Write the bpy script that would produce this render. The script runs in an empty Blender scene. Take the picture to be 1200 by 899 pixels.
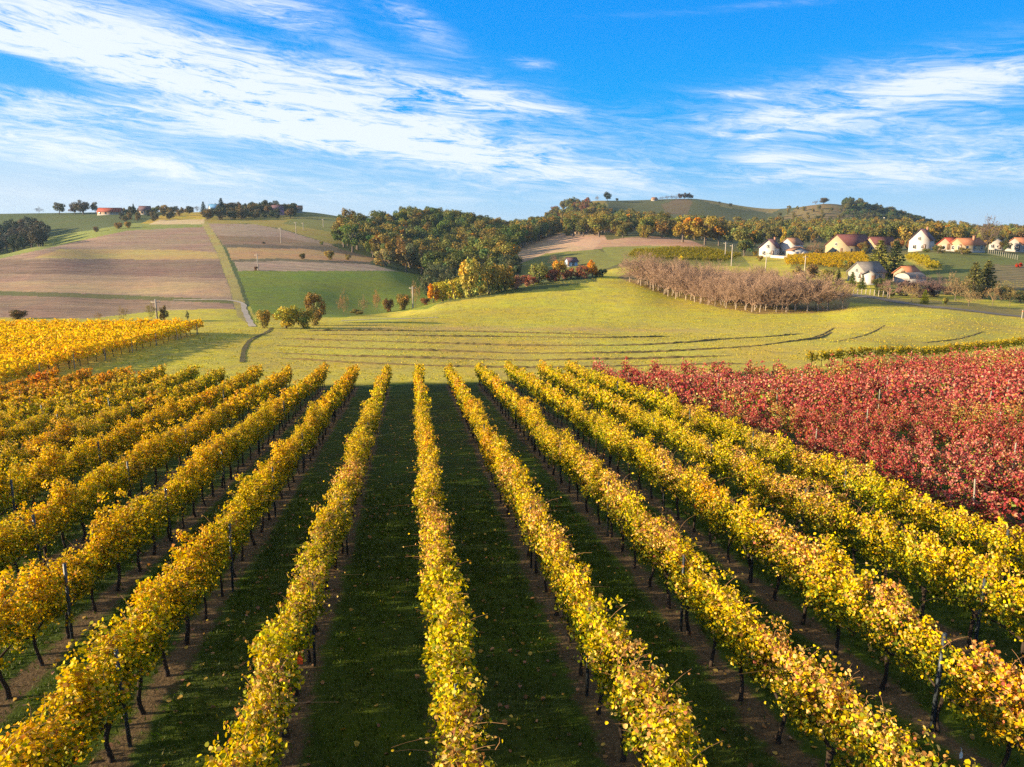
import bpy, math, random
import numpy as np
from mathutils import Vector, Matrix

# ------------------------------------------------------------------ camera
F, CX, CY = 850.0, 600.0, 449.5            # focal length and centre, in photo pixels (1200 x 899)
CAMZ, PITCH = 7.6, math.radians(11.4)
scene = bpy.context.scene
cam_data = bpy.data.cameras.new('camera')
cam = bpy.data.objects.new('camera', cam_data)
scene.collection.objects.link(cam)
cam_data.sensor_width = 36.0
cam_data.lens = 36.0 * F / 1200.0
cam_data.clip_start, cam_data.clip_end = 0.1, 20000.0
cam.location = (0, 0, CAMZ)
cam.rotation_euler = (math.radians(90) - PITCH, 0, 0)
scene.camera = cam

# ------------------------------------------------------------------ sun, sky, exposure
SUN_AZ, SUN_EL = math.radians(-98), math.radians(14.0)
sd = bpy.data.lights.new('sun', 'SUN')
sd.energy, sd.angle, sd.color = 5.0, math.radians(0.5), (1.0, 0.79, 0.49)
sun = bpy.data.objects.new('sun', sd)
scene.collection.objects.link(sun)
SV = Vector((math.sin(SUN_AZ) * math.cos(SUN_EL), math.cos(SUN_AZ) * math.cos(SUN_EL), math.sin(SUN_EL)))
sun.rotation_euler = (-SV).to_track_quat('-Z', 'Y').to_euler()
scene.view_settings.view_transform = 'Standard'
scene.view_settings.look = 'None'
scene.view_settings.exposure = 1.5
scene.view_settings.gamma = 1.0
scene.view_settings.use_curve_mapping = False
scene.cycles.max_bounces = 6
scene.cycles.diffuse_bounces = 3
scene.cycles.glossy_bounces = 2
scene.cycles.transmission_bounces = 4
scene.cycles.use_denoising = False
scene.cycles.denoiser = 'OPENIMAGEDENOISE'


class NT:
    """small helper for node trees"""
    def __init__(s, tree):
        s.t = tree
        s.N, s.L = tree.nodes, tree.links

    def n(s, typ, **kw):
        nd = s.N.new(typ)
        for k, v in kw.items():
            setattr(nd, k, v)
        return nd

    def put(s, sock, v):
        if isinstance(v, bpy.types.NodeSocket):
            s.L.new(v, sock)
        elif v is not None:
            sock.default_value = v

    def m(s, op, a, b=None, c=None, clamp=False):
        nd = s.n('ShaderNodeMath', operation=op, use_clamp=clamp)
        for i, v in enumerate((a, b, c)):
            s.put(nd.inputs[i], v)
        return nd.outputs[0]

    def mr(s, v, a, b, c=0.0, d=1.0, smooth=True):
        nd = s.n('ShaderNodeMapRange', interpolation_type='SMOOTHSTEP' if smooth else 'LINEAR')
        for i, x in enumerate((v, a, b, c, d)):
            s.put(nd.inputs[i], x)
        return nd.outputs[0]

    def noise(s, vec, scale, detail=4.0, rough=0.55, dist=0.0):
        nd = s.n('ShaderNodeTexNoise')
        s.put(nd.inputs['Vector'], vec)
        nd.inputs['Scale'].default_value = scale
        nd.inputs['Detail'].default_value = detail
        nd.inputs['Roughness'].default_value = rough
        nd.inputs['Distortion'].default_value = dist
        return nd.outputs[0]

    def comb(s, x, y, z):
        nd = s.n('ShaderNodeCombineXYZ')
        for i, v in enumerate((x, y, z)):
            s.put(nd.inputs[i], v)
        return nd.outputs[0]

    def sep(s, v):
        nd = s.n('ShaderNodeSeparateXYZ')
        s.put(nd.inputs[0], v)
        return nd.outputs

    def mix(s, f, a, b, mode='MIX'):
        nd = s.n('ShaderNodeMix', data_type='RGBA', blend_type=mode)
        s.put(nd.inputs[0], f)
        s.put(nd.inputs[6], a)
        s.put(nd.inputs[7], b)
        return nd.outputs[2]

    def vscale(s, v, k):
        nd = s.n('ShaderNodeVectorMath', operation='MULTIPLY')
        s.put(nd.inputs[0], v)
        nd.inputs[1].default_value = k
        return nd.outputs[0]

    def hsv(s, col, h=0.5, sat=1.0, val=1.0):
        nd = s.n('ShaderNodeHueSaturation')
        s.put(nd.inputs['Hue'], h)
        s.put(nd.inputs['Saturation'], sat)
        s.put(nd.inputs['Value'], val)
        s.put(nd.inputs['Color'], col)
        return nd.outputs[0]


cp, sp = math.cos(PITCH), math.sin(PITCH)


def ray(px, py):
    u, v = (px - CX) / F, (py - CY) / F
    return u, cp - v * sp, -sp - v * cp


def azel(px, py):
    x, y, z = ray(px, py)
    return math.degrees(math.atan2(x, y)), math.degrees(math.atan2(z, math.hypot(x, y)))


def make_world():
    w = bpy.data.worlds.new('World')
    scene.world = w
    w.use_nodes = True
    k = NT(w.node_tree)
    bg = k.N['Background']
    sky = k.n('ShaderNodeTexSky', sky_type='NISHITA')
    sky.sun_disc = False
    sky.sun_elevation = SUN_EL
    sky.sun_rotation = SUN_AZ
    sky.altitude = 300
    sky.air_density = 1.0
    sky.dust_density = 0.6
    sky.ozone_density = 2.2
    tc = k.n('ShaderNodeTexCoord').outputs['Generated']
    x, y, z = k.sep(tc)
    az = k.m('MULTIPLY', k.m('ARCTAN2', x, y), 57.2958)
    el = k.m('MULTIPLY', k.m('ARCSINE', z), 57.2958)
    # deep saturated blue overhead, paling to a milky lavender at the horizon and towards the sun
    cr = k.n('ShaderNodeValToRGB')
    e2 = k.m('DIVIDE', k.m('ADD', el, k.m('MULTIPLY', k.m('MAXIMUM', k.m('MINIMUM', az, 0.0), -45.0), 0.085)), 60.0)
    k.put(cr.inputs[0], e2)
    # (high above, out towards the zenith, an added pale veil, unseen, to neutralise the blue skylight)
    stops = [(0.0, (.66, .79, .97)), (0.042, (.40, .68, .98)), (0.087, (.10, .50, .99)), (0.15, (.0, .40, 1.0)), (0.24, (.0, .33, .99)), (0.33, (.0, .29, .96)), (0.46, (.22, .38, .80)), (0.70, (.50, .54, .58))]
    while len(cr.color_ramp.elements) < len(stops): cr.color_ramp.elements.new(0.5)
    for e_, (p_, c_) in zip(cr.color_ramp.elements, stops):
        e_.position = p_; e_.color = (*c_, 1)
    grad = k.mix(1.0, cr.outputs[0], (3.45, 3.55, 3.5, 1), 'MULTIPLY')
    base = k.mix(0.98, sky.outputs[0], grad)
    # coordinates: stretched along the wind, fanning out a little to the right
    tilt = k.m('ADD', el, k.m('MULTIPLY', az, 0.10))
    v1 = k.comb(k.m('MULTIPLY', az, 0.085), k.m('MULTIPLY', tilt, 0.42), 0.0)
    wn = k.n('ShaderNodeTexNoise')
    k.put(wn.inputs['Vector'], v1)
    wn.inputs['Scale'].default_value = 1.1
    wn.inputs['Detail'].default_value = 3
    warp = k.n('ShaderNodeVectorMath', operation='MULTIPLY_ADD')
    k.put(warp.inputs[0], wn.outputs['Color'])
    warp.inputs[1].default_value = (0.9, 0.7, 0)
    k.put(warp.inputs[2], v1)
    vw = warp.outputs[0]
    n1 = k.noise(vw, 1.3, 9, 0.58, 0.3)
    n2 = k.noise(k.vscale(vw, (1.2, 1.9, 1)), 3.2, 9, 0.64, 0.5)
    n3 = k.noise(k.vscale(vw, (1, 1.4, 1)), 15.0, 6, 0.7)

    def blob(px, py, rx, ry, rot, amp):
        a0, e0 = azel(px, py)
        rx, ry = math.degrees(rx / F), math.degrees(ry / F)
        c, s = math.cos(math.radians(rot)), math.sin(math.radians(rot))
        da, de = k.m('SUBTRACT', az, a0), k.m('SUBTRACT', el, e0)
        p = k.m('DIVIDE', k.m('ADD', k.m('MULTIPLY', da, c), k.m('MULTIPLY', de, -s)), rx)
        q = k.m('DIVIDE', k.m('ADD', k.m('MULTIPLY', da, s), k.m('MULTIPLY', de, c)), ry)
        r2 = k.m('ADD', k.m('MULTIPLY', p, p), k.m('MULTIPLY', q, q))
        return k.m('MULTIPLY', k.m('EXPONENT', k.m('MULTIPLY', r2, -1.0)), amp)

    # (photo px, py, radii in px, rotation clockwise in degrees, weight): the banks of cirrus
    banks = [(90, 60, 330, 80, 8, 0.36), (40, 30, 230, 36, 6, 0.55), (120, 72, 250, 26, 9, 0.5), (60, 118, 200, 18, 3, 0.42), (330, 112, 260, 36, 11, 0.5), (420, 140, 330, 60, 8, 0.22), (60, 148, 240, 18, 4, 0.75), (300, 148, 200, 12, 5, 0.6),
             (440, 165, 200, 26, 9, 0.62), (480, 95, 130, 20, 12, 0.45), (570, 108, 70, 12, 4, 0.42), (595, 125, 80, 7, 4, 0.42), (600, 188, 120, 14, 8, 0.42),
             (320, 12, 80, 28, 12, 0.66), (480, 22, 62, 16, 28, 0.60), (625, 74, 26, 7, 8, 0.55), (650, 208, 130, 10, -6, 0.22),
             (90, 180, 260, 16, 6, 0.62), (1010, 112, 230, 36, -5, 0.50), (930, 145, 60, 12, 6, 0.5), (1060, 108, 60, 10, -12, 0.40), (1160, 95, 130, 28, -6, 0.45),
             (1120, 170, 180, 22, 0, 0.50), (902, 187, 38, 7, 2, 0.62), (888, 160, 18, 3.5, -4, 0.70), (845, 158, 12, 4, -8, 0.5), (860, 111, 36, 5, 4, 0.5), (910, 205, 60, 7, 0, 0.45), (1100, 212, 240, 12, 0, 0.40),
             (300, 205, 400, 18, 0, 0.16), (700, 228, 220, 10, -2, 0.20), (960, 0, 260, 5, 0, 0.28), (60, 232, 420, 20, 0, 0.34), (1050, 150, 300, 70, -2, 0.10), (1120, 195, 240, 12, 0, 0.4), (560, 150, 200, 40, 6, 0.18)]
    tot = None
    for b in banks:
        g = blob(*b)
        tot = g if tot is None else k.m('ADD', tot, g)
    # gaps of blue inside the left bank
    for b in [(25, 72, 45, 8, 3, -0.85), (100, 103, 110, 10, 5, -0.8), (10, 92, 40, 7, 6, -0.6), (165, 133, 60, 7, 3, -0.6), (255, 125, 70, 8, 8, -0.4), (270, 172, 240, 16, 5, -0.45), (330, 45, 90, 14, 10, -0.5)]:
        tot = k.m('ADD', tot, blob(*b))
    tot = k.m('MAXIMUM', tot, 0.0)
    nn = k.m('ADD', k.m('MULTIPLY', n1, 0.55), k.m('ADD', k.m('MULTIPLY', n2, 0.55), k.m('MULTIPLY', n3, 0.30)))
    nn = k.mr(nn, 0.53, 0.92, 0.0, 1.75, smooth=False)
    dens = k.m('MULTIPLY', tot, nn)
    dens = k.m('ADD', dens, k.m('MULTIPLY', k.m('MULTIPLY', tot, tot), 0.05))
    a = k.mr(dens, 0.03, 1.3, 0.0, 0.86)
    a = k.m('MULTIPLY', a, k.mr(el, -0.5, 4.0, 0.25, 1.0))
    # a little thin veil near the horizon
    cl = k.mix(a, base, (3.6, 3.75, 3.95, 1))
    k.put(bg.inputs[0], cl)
    bg.inputs[1].default_value = 0.1
    return w


make_world()

# ------------------------------------------------------------------ helpers
col = scene.collection
MATS = {}


def tag(o, label=None, cat=None, group=None, kind=None):
    if label: o['label'] = label
    if cat: o['category'] = cat
    if group: o['group'] = group
    if kind: o['kind'] = kind
    return o


def empty(name, loc, rz=0.0, scale=None):
    o = bpy.data.objects.new(name, None)
    o.empty_display_size = 0.3
    o.location = loc
    o.rotation_euler = (0, 0, rz)
    if scale: o.scale = scale
    col.objects.link(o)
    return o


def inst(name, me, parent=None, color=None):
    o = bpy.data.objects.new(name, me)
    col.objects.link(o)
    if parent: o.parent = parent
    if color is not None: o.color = (*[float(c) for c in color], 1)
    return o


class MB:
    """collects vertices, faces, per-vertex colour and material indices into ONE mesh"""
    def __init__(s):
        s.V, s.Fc, s.C, s.n = [], [], [], 0

    def add(s, V, faces, mat=0, col_=(1, 1, 1)):
        V = np.asarray(V, dtype=np.float32).reshape(-1, 3)
        for f in (faces if isinstance(faces, list) and isinstance(faces[0], np.ndarray) else [faces]):
            f = np.asarray(f, dtype=np.int32)
            if f.size: s.Fc.append((f + s.n, mat))
        c = np.asarray(col_, dtype=np.float32)
        if c.ndim == 1: c = np.tile(c, (len(V), 1))
        s.V.append(V); s.C.append(c)
        s.n += len(V)

    def poly(s, V, mat=0):
        s.add(V, np.arange(len(V))[None, :], mat)

    def box(s, x0, x1, y0, y1, z0, z1, mat=0, M=None):
        V = np.array([(x, y, z) for z in (z0, z1) for y in (y0, y1) for x in (x0, x1)], float)
        if M is not None: V = V @ np.array(M.to_3x3()).T + np.array(M.translation)
        s.add(V, np.array([(0, 2, 3, 1), (4, 5, 7, 6), (0, 1, 5, 4), (2, 6, 7, 3), (0, 4, 6, 2), (1, 3, 7, 5)]), mat)

    def tube(s, P, R, k=6, mat=0, col_=(1, 1, 1), cap=True):
        P = np.asarray(P, float); R = np.broadcast_to(np.asarray(R, float), (len(P),))
        T = np.gradient(P, axis=0); T /= np.linalg.norm(T, axis=1)[:, None] + 1e-9
        ref = np.where(np.abs(T[:, 2:3]) > 0.9, np.array([[1., 0, 0]]), np.array([[0, 0, 1.]]))
        A = np.cross(T, ref); A /= np.linalg.norm(A, axis=1)[:, None] + 1e-9
        B = np.cross(T, A)
        an = np.linspace(0, 2 * np.pi, k, endpoint=False)
        V = P[:, None, :] + R[:, None, None] * (np.cos(an)[None, :, None] * A[:, None, :] + np.sin(an)[None, :, None] * B[:, None, :])
        i = np.arange(len(P) - 1)[:, None] * k; j = np.arange(k)[None, :]; jn = (j + 1) % k
        f = np.stack([i + j, i + jn, i + k + jn, i + k + j], -1).reshape(-1, 4)
        fs = [f]
        if cap: fs.append(((len(P) - 1) * k + np.arange(k))[None, :])
        s.add(V.reshape(-1, 3), fs, mat, col_)

    def mesh(s, name, mats, smooth=False):
        me = bpy.data.meshes.new(name)
        V = np.concatenate(s.V) if s.V else np.zeros((0, 3), np.float32)
        C = np.concatenate(s.C) if s.C else np.zeros((0, 3), np.float32)
        me.vertices.add(len(V)); me.vertices.foreach_set('co', V.ravel())
        tot = np.concatenate([np.full(len(f), f.shape[1], np.int32) for f, _ in s.Fc])
        idx = np.concatenate([f.ravel() for f, _ in s.Fc]).astype(np.int32)
        mi = np.concatenate([np.full(len(f), m, np.int32) for f, m in s.Fc])
        me.loops.add(len(idx)); me.loops.foreach_set('vertex_index', idx)
        me.polygons.add(len(tot))
        me.polygons.foreach_set('loop_start', (np.cumsum(tot) - tot).astype(np.int32))
        me.polygons.foreach_set('material_index', mi)
        if smooth: me.polygons.foreach_set('use_smooth', np.ones(len(tot), bool))
        a = me.color_attributes.new('Col', 'FLOAT_COLOR', 'POINT')
        a.data.foreach_set('color', np.hstack([C, np.ones((len(C), 1), np.float32)]).astype(np.float32).ravel())
        for m in (mats if isinstance(mats, (list, tuple)) else [mats]): me.materials.append(m)
        me.update(calc_edges=True)
        return me

    def build(s, name, mats, parent=None, smooth=False, color=None):
        return inst(name, s.mesh(name, mats, smooth), parent, color)


def plain(name, rgb, rough=0.7, spec=0.3, var=0.18, scale=4.0, bump=0.0, metal=0.0, usecol=False, objcol=False, stretch=(1, 1, 1)):
    """painted / mineral / metal surface with mottled wear"""
    if name in MATS: return MATS[name]
    m = bpy.data.materials.new(name); m.use_nodes = True
    k = NT(m.node_tree)
    b = k.N['Principled BSDF']
    tc = k.n('ShaderNodeTexCoord').outputs['Object']
    tc = k.vscale(tc, stretch)
    n = k.noise(tc, scale, 6, 0.6)
    f = k.mr(n, 0.25, 0.75, 1.0 - var, 1.0 + var, smooth=False)
    c = (*rgb, 1)
    if usecol:
        c = k.mix(1.0, k.n('ShaderNodeVertexColor', layer_name='Col').outputs[0], c, 'MULTIPLY')
    if objcol:
        c = k.mix(1.0, k.n('ShaderNodeObjectInfo').outputs['Color'], c, 'MULTIPLY')
    k.put(b.inputs['Base Color'], k.hsv(c, val=f))
    b.inputs['Roughness'].default_value = rough
    b.inputs['Metallic'].default_value = metal
    b.inputs['Specular IOR Level'].default_value = spec
    if bump:
        bp = k.n('ShaderNodeBump'); bp.inputs['Strength'].default_value = bump; bp.inputs['Distance'].default_value = 0.02
        k.put(bp.inputs['Height'], k.noise(tc, scale * 6, 5, 0.65)); k.put(b.inputs['Normal'], bp.outputs[0])
    MATS[name] = m
    return m


def leafmat(name, trans=0.35, var=0.25, hue=0.02, rough=0.55):
    """leaves: vertex colour x object colour, each leaf a little different, part of the light passes through"""
    if name in MATS: return MATS[name]
    m = bpy.data.materials.new(name); m.use_nodes = True
    k = NT(m.node_tree)
    b = k.N['Principled BSDF']; out = k.N['Material Output']
    c = k.mix(1.0, k.n('ShaderNodeVertexColor', layer_name='Col').outputs[0], k.n('ShaderNodeObjectInfo').outputs['Color'], 'MULTIPLY')
    rnd = k.n('ShaderNodeNewGeometry').outputs['Random Per Island']
    r2 = k.m('FRACT', k.m('MULTIPLY', rnd, 37.31))
    c = k.hsv(c, h=k.mr(r2, 0, 1, 0.5 - hue, 0.5 + hue, smooth=False), sat=1.06, val=k.mr(rnd, 0, 1, 1 - var, 1 + var, smooth=False))
    k.put(b.inputs['Base Color'], c)
    b.inputs['Roughness'].default_value = rough
    b.inputs['Specular IOR Level'].default_value = 0.12
    tr = k.n('ShaderNodeBsdfTranslucent')
    k.put(tr.inputs[0], k.hsv(c, sat=1.1, val=1.15))
    mx = k.n('ShaderNodeMixShader'); mx.inputs[0].default_value = trans
    k.put(mx.inputs[1], b.outputs[0]); k.put(mx.inputs[2], tr.outputs[0])
    k.L.new(mx.outputs[0], out.inputs[0])
    MATS[name] = m
    return m


def pchip(X, Y, xq):
    """monotone cubic through (X, Y[..]) along axis 0"""
    X = np.asarray(X, float); Y = np.asarray(Y, float)
    one = Y.ndim == 1
    if one: Y = Y[:, None]
    h = np.diff(X)[:, None]; d = np.diff(Y, axis=0) / h
    M = np.zeros_like(Y)
    w1 = 2 * h[1:] + h[:-1]; w2 = h[1:] + 2 * h[:-1]
    with np.errstate(divide='ignore', invalid='ignore'):
        hm = (w1 + w2) / (w1 / d[:-1] + w2 / d[1:])
    M[1:-1] = np.where(d[:-1] * d[1:] > 0, hm, 0)
    M[0], M[-1] = d[0], d[-1]
    xq = np.clip(xq, X[0], X[-1])
    i = np.clip(np.searchsorted(X, xq) - 1, 0, len(X) - 2)
    t = ((xq - X[i]) / np.diff(X)[i])[:, None]; hh = np.diff(X)[i][:, None]
    r = (2 * t**3 - 3 * t**2 + 1) * Y[i] + (t**3 - 2 * t**2 + t) * hh * M[i] + (-2 * t**3 + 3 * t**2) * Y[i + 1] + (t**3 - t**2) * hh * M[i + 1]
    return r[:, 0] if one else r


# ------------------------------------------------------------------ terrain
ROWANG = math.radians(7.89)                # the vine rows run this far left of straight ahead
SLOPE = 0.0888
T0, PITCHROW = 0.45, 2.82                  # lateral place of the centre row, distance between rows


def st(x, y):                              # along-row and across-row coordinates
    return -x * math.sin(ROWANG) + y * math.cos(ROWANG), x * math.cos(ROWANG) + y * math.sin(ROWANG)


def xy(s, t):
    return -s * math.sin(ROWANG) + t * math.cos(ROWANG), s * math.cos(ROWANG) + t * math.sin(ROWANG)


def zpx(py, d):
    _, dy, dz = ray(600, py)
    return CAMZ + d * dz / dy


# per photo column: (distance, photo row of the ground there); None = the tilted vineyard plane plus an offset
COLS = {
    -150: [(100, 388), (130, 366), (200, 332), (260, 305), (320, 305), (400, 285), (520, 256), (800, 258)],
    0: [(66, 450), (104, 387), (128, 373), (200, 332), (262, 300), (320, 303), (380, 292), (470, 265), (520, 251), (800, 262)],
    60: [(66, 448), (102, 389), (130, 371), (200, 330), (280, 289), (340, 290), (400, 280), (480, 258), (520, 250), (800, 262)],
    150: [(66, 448), (100, 391), (116, 381), (132, 371), (152, 359), (210, 326), (300, 288), (380, 268), (430, 262), (520, 249), (800, 264)],
    250: [(66, 449), (100, 392), (118, 380), (135, 368), (155, 354), (215, 320), (300, 287), (400, 263), (450, 257), (540, 249), (800, 262)],
    350: [(66, 450), (100, 395), (118, 382), (136, 373), (160, 358), (225, 320), (300, 292), (400, 268), (450, 259), (540, 248), (800, 260)],
    450: [(66, 451), (98, 397), (118, 383), (136, 372.5), (152, 372), (175, 364), (240, 323), (300, 306), (380, 284), (440, 265), (540, 262), (800, 264)],
    520: [(66, 451), (98, 398), (118, 386), (140, 370), (164, 354), (185, 356), (240, 338), (290, 323), (380, 292), (440, 267), (560, 271), (800, 266)],
    600: [(66, 451), (98, 399), (118, 387), (140, 370), (178, 338), (205, 337), (240, 326), (300, 306), (350, 295), (420, 284), (480, 281), (600, 274), (800, 266)],
    700: [(65, 452), (96, 400), (116, 389), (142, 368), (196, 322), (220, 320), (260, 306), (300, 295), (350, 282), (420, 272), (560, 262), (680, 247), (790, 235.5), (1000, 250)],
    740: [(65, 453), (96, 400), (116, 390), (142, 367), (192, 325), (220, 317), (260, 304), (300, 294), (350, 280), (420, 272), (560, 266), (680, 256), (800, 235), (1000, 248)],
    800: [(64, 455), (94, 401), (114, 391), (140, 369), (174, 344), (220, 320), (270, 300), (310, 288), (345, 282), (420, 278), (600, 266), (700, 255), (800, 233), (1000, 248)],
    900: [(63, 458), (90, 403), (110, 391), (132, 374), (148, 362), (200, 330), (250, 308), (280, 298), (330, 290), (420, 284), (600, 270), (700, 262), (830, 245), (1000, 252)],
    960: [(63, 459), (88, 404), (108, 391), (130, 374), (148, 361), (200, 329), (250, 305), (282, 297), (330, 289), (420, 284), (600, 270), (700, 258), (800, 239), (1000, 252)],
    1020: [(64, 455), (86, 406), (106, 389), (128, 370), (150, 352), (190, 332), (232, 312), (270, 297), (320, 289), (420, 283), (600, 268), (700, 264), (820, 250), (1000, 258)],
    1100: [(68, 446), (85, 416), (104, 390), (122, 372), (138, 361), (165, 346), (205, 320), (248, 294), (300, 289), (450, 282), (600, 276), (760, 271), (900, 269), (1100, 272)],
    1200: [(72, 434), (84, 419), (100, 400), (115, 383), (130, 371), (160, 352), (200, 322), (240, 300), (300, 291), (450, 283), (700, 273), (900, 270), (1100, 272)],
    1400: [(72, 424), (84, 410), (100, 394), (130, 365), (160, 348), (200, 320), (240, 300), (300, 291), (450, 283), (700, 272), (900, 270), (1100, 272)],
}
LD = np.linspace(math.log(2.0), math.log(3000.0), 830)
DG = np.exp(LD)
AG = np.concatenate([np.linspace(-2.2, -0.9, 90, endpoint=False), np.arange(-0.9, 0.9, 0.00155), np.linspace(0.9, 2.2, 90)])


def build_table():
    keys = sorted(COLS); ac, prof = [], []
    for c in keys:
        a = (c - CX) / F
        kn = COLS[c]
        ds, zs = [], []
        for d in (1.5, 4, 8, 14, 22, 32, 44, 54):
            s, _ = st(a * d, d)
            if d > kn[0][0] - 9: continue
            ds.append(d); zs.append(-SLOPE * s)
        for d, py in kn:
            ds.append(d); zs.append(zpx(py, d))
        zl = zs[-1]
        for d, dz in ((1500, -25), (2200, -45), (3100, -60)):
            ds.append(d); zs.append(zl + dz - (0 if zl < 40 else 0))
        ac.append(a); prof.append(pchip(np.log(ds), np.array(zs), LD))
    ac = [-2.3] + ac + [2.3]; prof = [prof[0]] + prof + [prof[-1]]
    # the vineyard plane near the camera must not be frozen at the table's sides
    Z = pchip(np.array(ac), np.array(prof), AG).T            # (nd, na)
    A, D = np.meshgrid(AG, DG)
    S, T = st(A * D, D)
    w = np.clip((58 - D) / 16, 0, 1); w = w * w * (3 - 2 * w)
    Z = Z * (1 - w) + (-SLOPE * S) * w
    return Z, A, D


ZT, AA, DD = build_table()


def zf(x, y):
    """ground height"""
    x = np.asarray(x, float); y = np.maximum(np.asarray(y, float), 2.0)
    fa = np.interp(x / y, AG, np.arange(len(AG))); fd = np.interp(np.log(y), LD, np.arange(len(LD)))
    i = np.clip(fa.astype(int), 0, len(AG) - 2); j = np.clip(fd.astype(int), 0, len(LD) - 2)
    u, v = fa - i, fd - j
    return (ZT[j, i] * (1 - u) + ZT[j, i + 1] * u) * (1 - v) + (ZT[j + 1, i] * (1 - u) + ZT[j + 1, i + 1] * u) * v


_dm = np.exp(np.linspace(math.log(4.0), math.log(2500.0), 6000))


def G(px, py, dmin=0.0):
    """the ground point seen at a photo pixel"""
    dx, dy, dz = ray(px, py)
    d = _dm[_dm > dmin]
    x = dx / dy * d
    hit = (CAMZ + dz / dy * d) < zf(x, d)
    i = int(np.argmax(hit)) if hit.any() else len(d) - 1
    return float(x[i]), float(d[i]), float(zf(x[i], d[i]))


def proj(x, y, z):
    x, y, z = np.asarray(x, float), np.asarray(y, float), np.asarray(z, float) - CAMZ
    fd = y * cp - z * sp
    return CX + F * x / fd, CY - F * (y * sp + z * cp) / fd, fd


def fdist(p):
    return p[1] * cp - (p[2] - CAMZ) * sp


def inpoly(px, py, poly):
    r = np.zeros(px.shape, bool)
    n = len(poly)
    for i in range(n):
        x0, y0 = poly[i]; x1, y1 = poly[(i + 1) % n]
        if y0 == y1: continue
        c = ((py >= min(y0, y1)) & (py < max(y0, y1)))
        r ^= c & (px < x0 + (py - y0) * (x1 - x0) / (y1 - y0))
    return r


def wob(x, y, seed, sc):
    """cheap smooth pseudo-noise in -1..1"""
    r = np.random.RandomState(seed)
    v = 0
    for o in range(5):
        a = r.rand() * 6.28; f = 6.28 / sc * (0.6 + 0.5 * o); p = r.rand() * 6.28
        v = v + np.sin((x * math.cos(a) + y * math.sin(a)) * f + p + 1.3 * np.sin((x * math.sin(a) - y * math.cos(a)) * f * 0.6)) / (1 + 0.5 * o)
    return v / 2.6


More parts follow.
